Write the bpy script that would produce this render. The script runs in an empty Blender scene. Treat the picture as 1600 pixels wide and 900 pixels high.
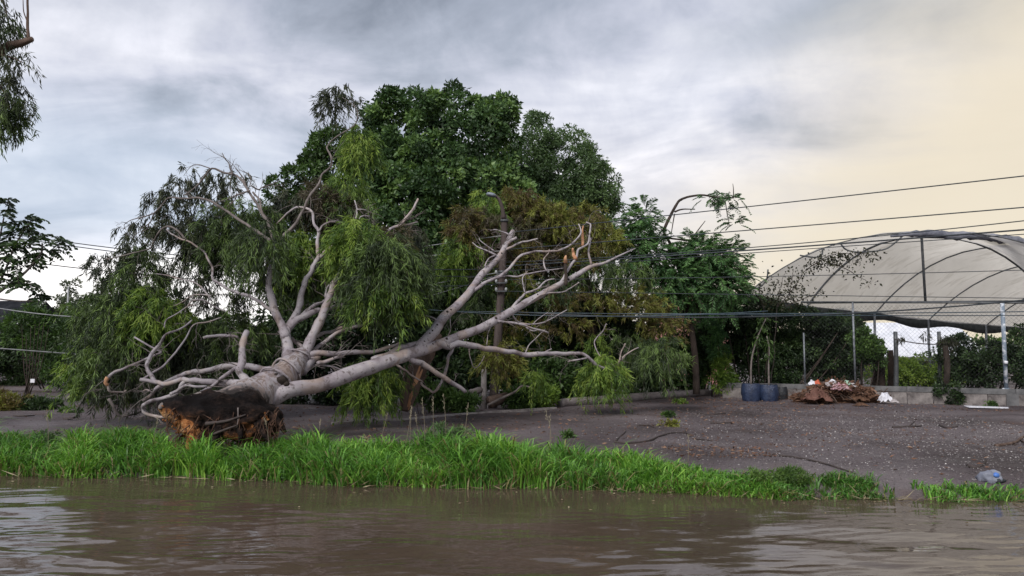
import bpy, math, random
import numpy as np
from mathutils import Vector, Matrix, noise as mnoise

random.seed(7)
RNG = np.random.default_rng(11)
R = math.radians
SC = bpy.context.scene
COL = SC.collection

# ------------------------------------------------------------------ camera
FPX, PITCH, EYE = 1209.0, math.atan(90 / 1209.0), 1.5
cam_data = bpy.data.cameras.new('camera')
cam_data.sensor_width = 36.0
cam_data.lens = 36.0 * FPX / 1600.0
cam_data.clip_start = 0.05
cam_data.clip_end = 3000
cam = bpy.data.objects.new('camera', cam_data)
cam.location = (0, 0, EYE)
cam.rotation_euler = (math.pi / 2 + PITCH, 0, 0)
COL.objects.link(cam)
SC.camera = cam

# ------------------------------------------------------------------ light
SUN_EL, SUN_AZ = 40.0, 205.0          # azimuth clockwise from +Y: behind the camera, a little to the left
sd = bpy.data.lights.new('sun', 'SUN')
sd.energy = 2.6
sd.angle = R(24)
sd.color = (1.0, 0.96, 0.92)
sun = bpy.data.objects.new('sun', sd)
_d = Vector((math.sin(R(SUN_AZ)) * math.cos(R(SUN_EL)), math.cos(R(SUN_AZ)) * math.cos(R(SUN_EL)), math.sin(R(SUN_EL))))
sun.rotation_euler = (-_d).to_track_quat('-Z', 'Y').to_euler()
sun.location = (0, -10, 30)
COL.objects.link(sun)

SC.view_settings.view_transform = 'Standard'
SC.view_settings.look = 'None'
SC.view_settings.gamma = 1.0
SC.view_settings.exposure = 0.27
SC.view_settings.use_curve_mapping = False
SC.cycles.use_denoising = True
SC.cycles.max_bounces = 8
SC.cycles.transparent_max_bounces = 12

# ------------------------------------------------------------------ world: overcast sky with broken cloud
W = bpy.data.worlds.new('World')
SC.world = W
W.use_nodes = True
wt = W.node_tree
wt.nodes.clear()


class NT:
    """small helper to wire node trees"""
    def __init__(s, tree):
        s.t = tree

    def n(s, kind, **kw):
        nd = s.t.nodes.new(kind)
        for k, v in kw.items():
            setattr(nd, k, v)
        return nd

    def link(s, a, b):
        s.t.links.new(a, b)

    def put(s, sock, v):
        if isinstance(v, bpy.types.NodeSocket):
            s.t.links.new(v, sock)
        else:
            sock.default_value = v

    def math(s, op, a, b=0.0, c=0.0, clamp=False):
        nd = s.n('ShaderNodeMath', operation=op, use_clamp=clamp)
        s.put(nd.inputs[0], a)
        s.put(nd.inputs[1], b)
        if op in ('MULTIPLY_ADD',):
            s.put(nd.inputs[2], c)
        return nd.outputs[0]

    def smooth(s, v, lo, hi):
        nd = s.n('ShaderNodeMapRange', interpolation_type='SMOOTHSTEP')
        s.put(nd.inputs['Value'], v)
        nd.inputs['From Min'].default_value = lo
        nd.inputs['From Max'].default_value = hi
        return nd.outputs[0]

    def mix(s, f, a, b, blend='MIX'):
        nd = s.n('ShaderNodeMix', data_type='RGBA', blend_type=blend)
        s.put(nd.inputs[0], f)
        s.put(nd.inputs[6], a if isinstance(a, bpy.types.NodeSocket) else (*a, 1))
        s.put(nd.inputs[7], b if isinstance(b, bpy.types.NodeSocket) else (*b, 1))
        return nd.outputs[2]

    def noise(s, vec, scale, detail=4, rough=0.55, dist=0.0):
        nd = s.n('ShaderNodeTexNoise')
        if vec is not None:
            s.link(vec, nd.inputs['Vector'])
        nd.inputs['Scale'].default_value = scale
        nd.inputs['Detail'].default_value = detail
        nd.inputs['Roughness'].default_value = rough
        nd.inputs['Distortion'].default_value = dist
        return nd.outputs['Fac']

    def ramp(s, f, stops):
        nd = s.n('ShaderNodeValToRGB')
        s.link(f, nd.inputs[0])
        e = nd.color_ramp.elements
        while len(e) < len(stops):
            e.new(0.5)
        for i, (p, c) in enumerate(stops):
            e[i].position = p
            e[i].color = (*c, 1)
        return nd.outputs[0]

    def mapping(s, vec, scale=(1, 1, 1), rot=(0, 0, 0), loc=(0, 0, 0)):
        nd = s.n('ShaderNodeMapping')
        s.link(vec, nd.inputs[0])
        nd.inputs['Scale'].default_value = scale
        nd.inputs['Rotation'].default_value = rot
        nd.inputs['Location'].default_value = loc
        return nd.outputs[0]


def build_world():
    t = NT(wt)
    tc = t.n('ShaderNodeTexCoord')
    d = tc.outputs['Generated']
    sep = t.n('ShaderNodeSeparateXYZ')
    t.link(d, sep.inputs[0])
    x, y, z = sep.outputs
    az = t.math('ARCTAN2', x, y)
    el = t.math('ARCSINE', z)
    # cloud deck seen in perspective
    zz = t.math('MAXIMUM', t.math('ADD', z, 0.16), 0.08)
    cv = t.n('ShaderNodeCombineXYZ')
    t.link(t.math('DIVIDE', x, zz), cv.inputs[0])
    t.link(t.math('DIVIDE', y, zz), cv.inputs[1])
    m1 = t.mapping(cv.outputs[0], (0.9, 1.1, 1), (0, 0, R(28)), (2.3, 0.7, 0))
    n1 = t.noise(m1, 1.7, 8, 0.54, 0.5)
    m2 = t.mapping(cv.outputs[0], (0.5, 1.0, 1), (0, 0, R(-18)), (5.1, 1.9, 0))
    n2 = t.noise(m2, 1.0, 5, 0.5, 0.3)
    n3 = t.noise(d, 9.0, 5, 0.6, 0.3)
    dens = t.math('ADD', t.math('MULTIPLY', n1, 0.62), t.math('MULTIPLY', n2, 0.38))
    dens = t.math('ADD', dens, t.math('MULTIPLY', t.math('SUBTRACT', n3, 0.5), 0.22))
    cloud = t.ramp(dens, [(0.30, (0.24, 0.27, 0.33)), (0.39, (0.40, 0.435, 0.515)), (0.455, (0.56, 0.58, 0.67)), (0.52, (0.72, 0.73, 0.80)), (0.60, (0.97, 0.96, 1.02))])
    # slate overhead
    up = t.smooth(t.math('ADD', el, t.math('MULTIPLY', t.math('SUBTRACT', n1, 0.5), 0.30)), 0.31, 0.48)
    cloud = t.mix(t.math('MULTIPLY', up, 0.8), cloud, t.mix(1.0, cloud, (0.66, 0.69, 0.73), 'MULTIPLY'))
    slate = t.math('MULTIPLY', t.smooth(t.math('ADD', az, t.math('MULTIPLY', t.math('SUBTRACT', n1, 0.5), 0.8)), 0.2, 0.5), t.smooth(t.math('ADD', el, t.math('MULTIPLY', t.math('SUBTRACT', n2, 0.5), 0.4)), 0.26, 0.40))
    cloud = t.mix(slate, cloud, t.mix(1.0, cloud, (0.50, 0.545, 0.58), 'MULTIPLY'))
    # blue grey bank low on the left
    left = t.math('SUBTRACT', 1.0, t.smooth(az, -0.42, -0.12))
    band = t.math('MULTIPLY', t.smooth(el, 0.08, 0.15), t.math('SUBTRACT', 1.0, t.smooth(el, 0.20, 0.33)))
    cloud = t.mix(t.math('MULTIPLY', t.math('MULTIPLY', left, band), 0.6), cloud, (0.47, 0.56, 0.68))
    # bright clear strip under the cloud on the left
    low = t.math('SUBTRACT', 1.0, t.smooth(t.math('ADD', el, t.math('MULTIPLY', t.math('SUBTRACT', n3, 0.5), 0.03)), 0.09, 0.125))
    lft = t.math('SUBTRACT', 1.0, t.smooth(az, -0.30, 0.05))
    cloud = t.mix(t.math('MULTIPLY', t.math('MULTIPLY', low, lft), 0.92), cloud, (1.15, 1.12, 1.10))
    # pale pinkish grey low in the middle, warm beige to the right
    mid = t.math('SUBTRACT', 1.0, t.smooth(el, 0.12, 0.32))
    cloud = t.mix(t.math('MULTIPLY', t.math('MULTIPLY', mid, t.smooth(az, -0.15, 0.12)), 0.62), cloud, (0.72, 0.675, 0.66))
    wf = t.math('SUBTRACT', az, t.math('MULTIPLY', el, 1.12))
    wf = t.math('ADD', wf, t.math('MULTIPLY', t.math('SUBTRACT', n1, 0.5), 0.35))
    warm = t.math('MULTIPLY', t.smooth(wf, -0.10, 0.32), t.math('SUBTRACT', 1.0, t.smooth(az, 1.1, 2.0)))
    cloud = t.mix(t.math('MULTIPLY', warm, 0.92), cloud, (0.745, 0.655, 0.50))
    # lift to the Nishita sky's physical scale, thin veil of that sky showing through
    c10 = t.mix(1.0, cloud, (10, 10, 10), 'MULTIPLY')
    sky = t.n('ShaderNodeTexSky', sky_type='NISHITA')
    sky.sun_disc = False
    sky.sun_elevation = R(SUN_EL)
    sky.sun_rotation = R(SUN_AZ)
    sky.air_density = 1.0
    sky.dust_density = 2.0
    out = t.mix(0.94, sky.outputs[0], c10)
    bg = t.n('ShaderNodeBackground')
    t.link(out, bg.inputs[0])
    bg.inputs[1].default_value = 0.1
    wo = t.n('ShaderNodeOutputWorld')
    t.link(bg.outputs[0], wo.inputs[0])


build_world()

# ------------------------------------------------------------------ helpers


def P(px, py, Y):
    """point on the vertical plane at distance Y that the photograph shows at pixel (px, py)"""
    u = (px - 800.0) / FPX
    v = (450.0 - py) / FPX
    dy = math.cos(PITCH) - v * math.sin(PITCH)
    dz = math.sin(PITCH) + v * math.cos(PITCH)
    k = Y / dy
    return np.array((u * k, Y, EYE + dz * k))


def edge_y(X):
    """where the flood water meets the bank"""
    return 9.36 - 0.155 * X + 0.10 * np.sin(X * 1.3 + 0.5) + 0.05 * np.sin(X * 3.7)


WATER_Z = -0.20


def ground_z(X, Y):
    X = np.asarray(X, float)
    Y = np.asarray(Y, float)
    d = Y - edge_y(np.clip(X, -14, 12))
    s = np.clip((d + 0.9) / 2.0, 0, 1)
    s = s * s * (3 - 2 * s)
    z = -0.42 + 0.42 * s
    near = np.clip((40 - np.abs(Y)) / 30, 0, 1)
    z = z + near * (0.018 * np.sin(X * 1.7 + Y * 0.9) + 0.012 * np.sin(X * 3.1 - Y * 2.3 + 1.0) + 0.006 * np.sin(X * 7.3 + Y * 6.1))
    return z


def fast_mesh(name, V, F, tint=None, smooth=False):
    V = np.ascontiguousarray(V, dtype=np.float32)
    F = np.ascontiguousarray(F, dtype=np.int32)
    me = bpy.data.meshes.new(name)
    k = F.shape[1]
    me.vertices.add(len(V))
    me.vertices.foreach_set('co', V.ravel())
    me.loops.add(F.size)
    me.loops.foreach_set('vertex_index', F.ravel())
    me.polygons.add(len(F))
    me.polygons.foreach_set('loop_start', np.arange(0, F.size, k, dtype=np.int32))
    if smooth:
        me.polygons.foreach_set('use_smooth', np.ones(len(F), dtype=bool))
    if tint is not None:
        at = me.attributes.new('tint', 'FLOAT', 'POINT')
        at.data.foreach_set('value', np.ascontiguousarray(tint, dtype=np.float32))
    me.update(calc_edges=True)
    me.validate()
    return me


def tag(o, label, cat, group=None):
    o['label'] = label
    o['category'] = cat
    if group:
        o['group'] = group
    return o


def thing(name, label, cat, loc, group=None, rz=0.0):
    o = bpy.data.objects.new(name, None)
    o.empty_display_size = 0.2
    o.location = loc
    o.rotation_euler = (0, 0, rz)
    COL.objects.link(o)
    tag(o, label, cat, group)
    return o


def add(name, me, mat, parent=None, kind=None):
    o = bpy.data.objects.new(name, me)
    COL.objects.link(o)
    if mat is not None:
        me.materials.append(mat)
    if parent is not None:
        o.parent = parent
    if kind:
        o['kind'] = kind
    return o


def root_loc(parent):
    """world position of a part's parent chain (no rotation is used on those)"""
    l = np.zeros(3)
    while parent is not None:
        l = l + np.array(parent.location)
        parent = parent.parent
    return l


def part(name, V, F, mat, parent, tint=None, smooth=False, kind=None):
    """V in world coordinates; stored relative to the parent"""
    V = np.asarray(V, float) - root_loc(parent)
    return add(name, fast_mesh(name, V, F, tint, smooth), mat, parent, kind)


def copy_tree(o, parent=None):
    c = o.copy()
    COL.objects.link(c)
    if parent is not None:
        c.parent = parent
    for ch in list(o.children):
        copy_tree(ch, c)
    return c


class MB:
    """collects pieces of one mesh (quads and triangles as a python list)"""
    def __init__(s):
        s.V, s.F, s.n = [], [], 0

    def add(s, V, F):
        V = np.asarray(V, float)
        s.V.append(V)
        s.F += [[i + s.n for i in f] for f in F]
        s.n += len(V)
        return s

    def box(s, c, h, rz=0.0, jit=0.0, taper=1.0, tilt=None):
        x, y, z = h
        q = np.array([(sx * x * (taper if sz > 0 else 1), sy * y * (taper if sz > 0 else 1), sz * z)
                      for sz in (-1, 1) for sy in (-1, 1) for sx in (-1, 1)], float)
        if jit:
            q += RNG.uniform(-jit, jit, q.shape)
        if tilt is not None:
            q = q @ np.array(tilt).T
        ca, sa = math.cos(rz), math.sin(rz)
        q = np.column_stack((q[:, 0] * ca - q[:, 1] * sa, q[:, 0] * sa + q[:, 1] * ca, q[:, 2])) + np.asarray(c, float)
        return s.add(q, [(0, 2, 3, 1), (4, 5, 7, 6), (0, 1, 5, 4), (2, 6, 7, 3), (0, 4, 6, 2), (1, 3, 7, 5)])

    def tube(s, pts, rad, sides=8, sub=4, wob=0.0, cap=True):
        V, F = tube_arrays(pts, rad, sides, sub, wob, cap)
        return s.add(V, F)

    def mesh(s, name, smooth=False, offset=(0, 0, 0)):
        me = bpy.data.meshes.new(name)
        V = np.concatenate(s.V) - np.asarray(offset, float)
        me.from_pydata(V.tolist(), [], s.F)
        if smooth:
            me.polygons.foreach_set('use_smooth', [True] * len(me.polygons))
        me.update()
        return me

    def build(s, name, mat, parent=None, smooth=False, kind=None, bevel=0.0):
        off = root_loc(parent) if parent is not None else np.zeros(3)
        o = add(name, s.mesh(name, smooth, off), mat, parent, kind)
        if bevel:
            b = o.modifiers.new('bevel', 'BEVEL')
            b.width = bevel
            b.segments = 2
            b.limit_method = 'ANGLE'
        return o


def catmull(pts, sub):
    p = np.asarray(pts, float)
    if len(p) < 3 or sub < 2:
        return p
    a = np.vstack((2 * p[0] - p[1], p, 2 * p[-1] - p[-2]))
    out = []
    for i in range(1, len(a) - 2):
        p0, p1, p2, p3 = a[i - 1], a[i], a[i + 1], a[i + 2]
        for k in range(sub):
            t = k / sub
            out.append(0.5 * ((2 * p1) + (-p0 + p2) * t + (2 * p0 - 5 * p1 + 4 * p2 - p3) * t * t + (-p0 + 3 * p1 - 3 * p2 + p3) * t ** 3))
    out.append(p[-1])
    return np.array(out)


def tube_arrays(pts, rad, sides=8, sub=4, wob=0.0, cap=True):
    pts = np.asarray(pts, float)
    rad = np.asarray(rad, float)
    if rad.ndim == 0:
        rad = np.full(len(pts), float(rad))
    q = catmull(np.column_stack((pts, rad)), sub)
    p, r = q[:, :3], np.maximum(q[:, 3], 0.0008)
    n = len(p)
    tg = np.gradient(p, axis=0)
    tg /= np.linalg.norm(tg, axis=1)[:, None] + 1e-9
    ref = np.array((0, 0, 1.0)) if abs(tg[0, 2]) < 0.9 else np.array((1.0, 0, 0))
    u = np.cross(tg[0], ref)
    u /= np.linalg.norm(u)
    ang = np.linspace(0, 2 * math.pi, sides, endpoint=False)
    V = np.zeros((n, sides, 3))
    for i in range(n):
        u = u - tg[i] * np.dot(u, tg[i])
        u /= np.linalg.norm(u) + 1e-9
        v = np.cross(tg[i], u)
        rr = np.full(sides, r[i])
        if wob:
            rr = rr * (1 + wob * np.array([mnoise.noise(Vector(p[i] * 2.2 / max(r[i], 0.02) * 0.12) + Vector((math.cos(a) * 1.1, math.sin(a) * 1.1, 0))) for a in ang]))
        V[i] = p[i] + np.outer(np.cos(ang) * rr, u) + np.outer(np.sin(ang) * rr, v)
    V = V.reshape(-1, 3)
    F = []
    for i in range(n - 1):
        for k in range(sides):
            k2 = (k + 1) % sides
            F.append((i * sides + k, i * sides + k2, (i + 1) * sides + k2, (i + 1) * sides + k))
    if cap:
        F.append(tuple(range(sides - 1, -1, -1)))
        F.append(tuple((n - 1) * sides + k for k in range(sides)))
    return V, F


def unit(a):
    return a / (np.linalg.norm(a, axis=-1, keepdims=True) + 1e-9)


def rand_unit(n):
    return unit(RNG.normal(size=(n, 3)))


def leaf_arrays(Pos, D, L, Wd, fold=0.25, bend=0.0, wide=0.42):
    """kite shaped leaves: two triangles each. Pos base (n,3), D unit direction"""
    n = len(Pos)
    L = np.broadcast_to(np.asarray(L, float), (n,))[:, None]
    Wd = np.broadcast_to(np.asarray(Wd, float), (n,))[:, None]
    S = unit(np.cross(D, rand_unit(n)))
    N = np.cross(S, D)
    V = np.empty((n, 4, 3))
    V[:, 0] = Pos
    V[:, 1] = Pos + D * L * wide + S * Wd * 0.5 + N * Wd * fold
    V[:, 2] = Pos + D * L - N * L * bend
    V[:, 3] = Pos + D * L * wide - S * Wd * 0.5 + N * Wd * fold
    b = np.arange(n)[:, None] * 4
    F = np.concatenate((b + np.array((0, 1, 2)), b + np.array((0, 2, 3))), axis=0)
    return V.reshape(-1, 3), F


class Leaves:
    """collects leaves of one foliage mesh"""
    def __init__(s):
        s.P, s.D, s.L, s.W, s.T = [], [], [], [], []

    def add(s, Pos, D, L, Wd, T):
        n = len(Pos)
        s.P.append(Pos)
        s.D.append(D)
        s.L.append(np.broadcast_to(L, (n,)))
        s.W.append(np.broadcast_to(Wd, (n,)))
        s.T.append(np.broadcast_to(T, (n,)))

    def build(s, name, mat, parent, fold=0.25, bend=0.0, kind=None, wide=0.42):
        Pos, D = np.concatenate(s.P), np.concatenate(s.D)
        V, F = leaf_arrays(Pos, D, np.concatenate(s.L), np.concatenate(s.W), fold, bend, wide)
        T = np.repeat(np.clip(np.concatenate(s.T), 0, 1), 4)
        if parent is None:
            return add(name, fast_mesh(name, V, F, T), mat, None, kind)
        return part(name, V, F, mat, parent, T, kind=kind)


# ------------------------------------------------------------------ materials
def new_mat(name):
    m = bpy.data.materials.new(name)
    m.use_nodes = True
    m.node_tree.nodes.clear()
    return m, NT(m.node_tree)


def finish(t, shader, disp=None):
    o = t.n('ShaderNodeOutputMaterial')
    t.link(shader, o.inputs[0])


def principled(t, col, rough=0.6, spec=0.4, metal=0.0, normal=None):
    b = t.n('ShaderNodeBsdfPrincipled')
    t.put(b.inputs['Base Color'], col if isinstance(col, bpy.types.NodeSocket) else (*col, 1))
    t.put(b.inputs['Roughness'], rough)
    t.put(b.inputs['Specular IOR Level'], spec)
    t.put(b.inputs['Metallic'], metal)
    if normal is not None:
        t.link(normal, b.inputs['Normal'])
    return b.outputs[0]


def bump(t, h, strength=0.4, dist=0.02):
    b = t.n('ShaderNodeBump')
    b.inputs['Strength'].default_value = strength
    b.inputs['Distance'].default_value = dist
    t.link(h, b.inputs['Height'])
    return b.outputs[0]


def leaf_mat(name, stops, trans=0.3, rough=0.45, spec=0.35):
    m, t = new_mat(name)
    at = t.n('ShaderNodeAttribute', attribute_name='tint')
    k = len(stops)
    col = t.ramp(at.outputs['Fac'], [(i / (k - 1), c) for i, c in enumerate(stops)])
    pr = principled(t, col, rough, spec)
    tr = t.n('ShaderNodeBsdfTranslucent')
    t.link(t.mix(1.0, col, (1.25, 1.3, 0.75), 'MULTIPLY'), tr.inputs[0])
    mx = t.n('ShaderNodeMixShader')
    mx.inputs[0].default_value = trans
    t.link(pr, mx.inputs[1])
    t.link(tr.outputs[0], mx.inputs[2])
    finish(t, mx.outputs[0])
    return m


def rough_mat(name, c1, c2, scale=8, rough=0.75, spec=0.3, bs=0.5, bd=0.01, stretch=(1, 1, 1), detail=6, c3=None, metal=0.0, lo=0.35, hi=0.65):
    m, t = new_mat(name)
    tc = t.n('ShaderNodeTexCoord')
    v = t.mapping(tc.outputs['Object'], stretch)
    f = t.noise(v, scale, detail, 0.6)
    stops = [(lo, c1), (hi, c2)] if c3 is None else [(lo, c1), ((lo + hi) / 2, c2), (hi, c3)]
    col = t.ramp(f, stops)
    f2 = t.noise(v, scale * 4, 4, 0.6)
    finish(t, principled(t, col, rough, spec, metal, bump(t, f2, bs, bd)))
    return m


def bark_gum(name='gum_bark', stain=None):
    m, t = new_mat(name)
    tc = t.n('ShaderNodeTexCoord')
    o = tc.outputs['Object']
    f = t.noise(o, 2.2, 6, 0.6, 0.4)
    col = t.ramp(f, [(0.34, (0.15, 0.12, 0.12)), (0.44, (0.28, 0.245, 0.265)), (0.55, (0.355, 0.325, 0.34)), (0.70, (0.40, 0.345, 0.32))])
    g = t.noise(t.mapping(o, (1, 1, 1), (0.4, 0.2, 0.3)), 11, 5, 0.7)
    spots = t.smooth(g, 0.545, 0.63)
    col = t.mix(t.math('MULTIPLY', spots, 0.75), col, (0.085, 0.065, 0.06))
    p = t.noise(o, 1.3, 3, 0.5, 1.0)
    col = t.mix(t.math('MULTIPLY', t.smooth(p, 0.52, 0.62), 0.6), col, (0.33, 0.25, 0.205))
    h = t.noise(o, 26, 5, 0.65)
    if stain is not None:
        w = t.noise(t.mapping(o, (3.0, 3.0, 0.8), (0.3, -0.5, 0)), 2.6, 6, 0.65, 1.5)
        col = t.mix(t.math('MULTIPLY', t.smooth(w, 0.47, 0.56), 0.75), col, (0.15, 0.105, 0.085))
        vd = t.n('ShaderNodeVectorMath', operation='DISTANCE')
        t.link(o, vd.inputs[0])
        vd.inputs[1].default_value = stain[:3]
        k = t.math('ADD', vd.outputs['Value'], t.math('MULTIPLY', t.math('SUBTRACT', w, 0.5), 0.7))
        col = t.mix(t.math('SUBTRACT', 1.0, t.smooth(k, stain[3] - 0.1, stain[3] + 0.12)), col, (0.022, 0.016, 0.014))
        h = t.math('ADD', h, t.math('MULTIPLY', w, 1.5))
    finish(t, principled(t, col, 0.62, 0.3, 0, bump(t, h, 0.45, 0.012)))
    return m


def ground_mat():
    m, t = new_mat('damp_gravel')
    tc = t.n('ShaderNodeTexCoord')
    o = tc.outputs['Object']
    big = t.noise(o, 0.35, 5, 0.55, 0.3)
    col = t.ramp(big, [(0.34, (0.062, 0.047, 0.048)), (0.48, (0.115, 0.092, 0.097)), (0.64, (0.175, 0.146, 0.152))])
    red = t.smooth(t.noise(t.mapping(o, (1, 1, 1), (0, 0, 0.5), (7, 3, 0)), 0.6, 4, 0.6), 0.55, 0.68)
    col = t.mix(t.math('MULTIPLY', red, 0.55), col, (0.105, 0.062, 0.048))
    st = t.noise(o, 42, 3, 0.7)
    col = t.mix(t.math('MULTIPLY', t.smooth(st, 0.60, 0.74), 0.6), col, (0.26, 0.235, 0.245))
    dk = t.noise(o, 18, 4, 0.7)
    col = t.mix(t.math('MULTIPLY', t.smooth(dk, 0.55, 0.72), 0.6), col, (0.035, 0.028, 0.028))
    wet = t.smooth(t.noise(o, 0.9, 4, 0.6), 0.42, 0.62)
    rg = t.math('ADD', t.math('MULTIPLY', wet, 0.35), 0.48)
    h = t.math('ADD', t.noise(o, 30, 5, 0.7), t.math('MULTIPLY', t.noise(o, 5, 4, 0.6), 1.2))
    finish(t, principled(t, col, rg, 0.3, 0, bump(t, h, 1.0, 0.05)))
    return m


def water_mat():
    m, t = new_mat('muddy_water')
    tc = t.n('ShaderNodeTexCoord')
    o = tc.outputs['Object']
    f = t.noise(o, 0.5, 4, 0.55)
    col = t.ramp(f, [(0.35, (0.066, 0.046, 0.035)), (0.65, (0.090, 0.066, 0.050))])
    h = t.noise(t.mapping(o, (2.2, 7, 1)), 2.2, 3, 0.5, 0.3)
    b = t.n('ShaderNodeBsdfPrincipled')
    t.link(col, b.inputs['Base Color'])
    b.inputs['Roughness'].default_value = 0.03
    b.inputs['IOR'].default_value = 1.38
    t.link(bump(t, h, 0.10, 0.02), b.inputs['Normal'])
    finish(t, b.outputs[0])
    return m


def cover_mat():
    m, t = new_mat('shade_cloth')
    tc = t.n('ShaderNodeTexCoord')
    o = tc.outputs['Object']
    f = t.noise(o, 0.6, 5, 0.6, 0.5)
    col = t.ramp(f, [(0.3, (0.58, 0.555, 0.53)), (0.7, (0.78, 0.75, 0.71))])
    st = t.noise(t.mapping(o, (0.4, 3.5, 1)), 2.0, 4, 0.6)
    col = t.mix(t.math('MULTIPLY', t.smooth(st, 0.50, 0.68), 0.6), col, (0.40, 0.37, 0.35))
    df = t.n('ShaderNodeBsdfDiffuse')
    t.link(col, df.inputs[0])
    tr = t.n('ShaderNodeBsdfTranslucent')
    t.link(col, tr.inputs[0])
    tp = t.n('ShaderNodeBsdfTransparent')
    mx = t.n('ShaderNodeMixShader')
    mx.inputs[0].default_value = 0.72
    t.link(df.outputs[0], mx.inputs[1])
    t.link(tr.outputs[0], mx.inputs[2])
    m2 = t.n('ShaderNodeMixShader')
    m2.inputs[0].default_value = 0.22
    t.link(mx.outputs[0], m2.inputs[1])
    t.link(tp.outputs[0], m2.inputs[2])
    finish(t, m2.outputs[0])
    return m


M = {}
M['gum_bark'] = bark_gum()
M['trunk_bark'] = bark_gum('trunk_bark', (0.05, -0.70, 0.34, 0.74))
M['ground'] = ground_mat()
M['water'] = water_mat()
M['cover'] = cover_mat()
M['dark_bark'] = rough_mat('dark_bark', (0.024, 0.018, 0.015), (0.062, 0.047, 0.039), 7, 0.85, 0.2, 0.8, 0.02, (1, 1, 0.3))
M['brown_bark'] = rough_mat('brown_bark', (0.065, 0.042, 0.032), (0.15, 0.105, 0.085), 6, 0.85, 0.2, 0.8, 0.02, (1, 1, 0.25))
M['twig'] = rough_mat('twig_bark', (0.10, 0.085, 0.08), (0.21, 0.18, 0.17), 9, 0.8, 0.2, 0.5, 0.01)
M['dark_twig'] = rough_mat('dark_twig_bark', (0.035, 0.028, 0.027), (0.075, 0.06, 0.056), 9, 0.8, 0.2, 0.5, 0.01)
M['char'] = rough_mat('wet_black_rot', (0.006, 0.004, 0.004), (0.020, 0.013, 0.011), 7, 0.8, 0.15, 1.0, 0.05, c3=(0.060, 0.036, 0.027))
def plate_mat():
    m, t = new_mat('torn_root_wood')
    at = t.n('ShaderNodeAttribute', attribute_name='tint')
    tc = t.n('ShaderNodeTexCoord')
    o = tc.outputs['Object']
    f = t.noise(t.mapping(o, (1, 1, 1.6)), 13, 6, 0.7)
    k = t.math('ADD', at.outputs['Fac'], t.math('MULTIPLY', t.math('SUBTRACT', f, 0.5), 0.9))
    col = t.ramp(k, [(0.16, (0.006, 0.004, 0.004)), (0.34, (0.022, 0.014, 0.012)), (0.50, (0.060, 0.032, 0.022)), (0.66, (0.22, 0.085, 0.030)), (0.85, (0.40, 0.19, 0.075)), (1.0, (0.52, 0.31, 0.16))])
    h = t.noise(o, 22, 6, 0.75)
    finish(t, principled(t, col, 0.85, 0.15, 0, bump(t, t.math('ADD', h, t.math('MULTIPLY', f, 1.5)), 1.0, 0.05)))
    return m


M['plate'] = plate_mat()
M['heart'] = rough_mat('orange_rotten_wood', (0.05, 0.018, 0.008), (0.27, 0.105, 0.035), 12, 0.85, 0.15, 1.0, 0.03, c3=(0.42, 0.21, 0.09))
M['fibre'] = rough_mat('root_fibre', (0.03, 0.018, 0.013), (0.11, 0.06, 0.04), 11, 0.85, 0.15, 0.5, 0.01)
M['split'] = rough_mat('split_orange_wood', (0.36, 0.17, 0.09), (0.55, 0.32, 0.19), 14, 0.8, 0.2, 0.6, 0.01, (1, 1, 0.2))
M['concrete'] = rough_mat('old_concrete', (0.15, 0.13, 0.13), (0.27, 0.245, 0.24), 5, 0.85, 0.2, 0.5, 0.01, c3=(0.34, 0.31, 0.30))
M['block'] = rough_mat('damp_block', (0.085, 0.075, 0.073), (0.17, 0.152, 0.147), 4, 0.85, 0.2, 0.8, 0.01, c3=(0.26, 0.235, 0.225))
M['shade_bark'] = rough_mat('shaded_bark', (0.012, 0.009, 0.007), (0.036, 0.026, 0.021), 7, 0.9, 0.1, 0.8, 0.02, (1, 1, 0.3))  # darker copy of dark_bark; shade behind the fence is put into its colour
M['coping'] = rough_mat('damp_coping', (0.075, 0.075, 0.078), (0.15, 0.148, 0.15), 4, 0.8, 0.25, 0.5, 0.01)
M['log'] = rough_mat('weathered_kerb', (0.13, 0.11, 0.105), (0.24, 0.21, 0.205), 5, 0.8, 0.25, 0.8, 0.02, (0.4, 1, 1))
M['steel'] = rough_mat('galvanised_steel', (0.10, 0.11, 0.125), (0.24, 0.255, 0.28), 12, 0.55, 0.4, 0.2, 0.003, metal=0.3)
M['wire'] = rough_mat('dark_wire', (0.018, 0.018, 0.02), (0.05, 0.05, 0.052), 12, 0.8, 0.1, 0.2, 0.003)  # even dark grey with little specular, for the fence mesh
M['white_steel'] = rough_mat('flaking_white_paint', (0.17, 0.21, 0.26), (0.60, 0.62, 0.66), 6, 0.6, 0.4, 0.3, 0.004, lo=0.50, hi=0.60)
M['dark_steel'] = rough_mat('dark_pipe', (0.035, 0.04, 0.045), (0.09, 0.095, 0.10), 9, 0.5, 0.5, 0.2, 0.003)
M['cable'] = rough_mat('black_cable', (0.018, 0.022, 0.028), (0.04, 0.05, 0.058), 9, 0.5, 0.4, 0.1, 0.002)
M['blue_cable'] = rough_mat('blue_black_cable', (0.02, 0.035, 0.05), (0.05, 0.08, 0.10), 9, 0.4, 0.5, 0.1, 0.002)
M['grey_cable'] = rough_mat('grey_cable', (0.22, 0.23, 0.24), (0.36, 0.37, 0.38), 9, 0.5, 0.4, 0.1, 0.002)
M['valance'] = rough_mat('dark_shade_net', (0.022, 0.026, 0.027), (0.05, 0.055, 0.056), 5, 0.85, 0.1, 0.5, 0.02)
M['roll'] = rough_mat('rolled_grey_cloth', (0.10, 0.105, 0.13), (0.23, 0.235, 0.27), 4, 0.8, 0.2, 0.5, 0.03)
M['bag'] = rough_mat('navy_grow_bag', (0.012, 0.020, 0.050), (0.032, 0.050, 0.105), 8, 0.38, 0.5, 0.8, 0.03)
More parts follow.
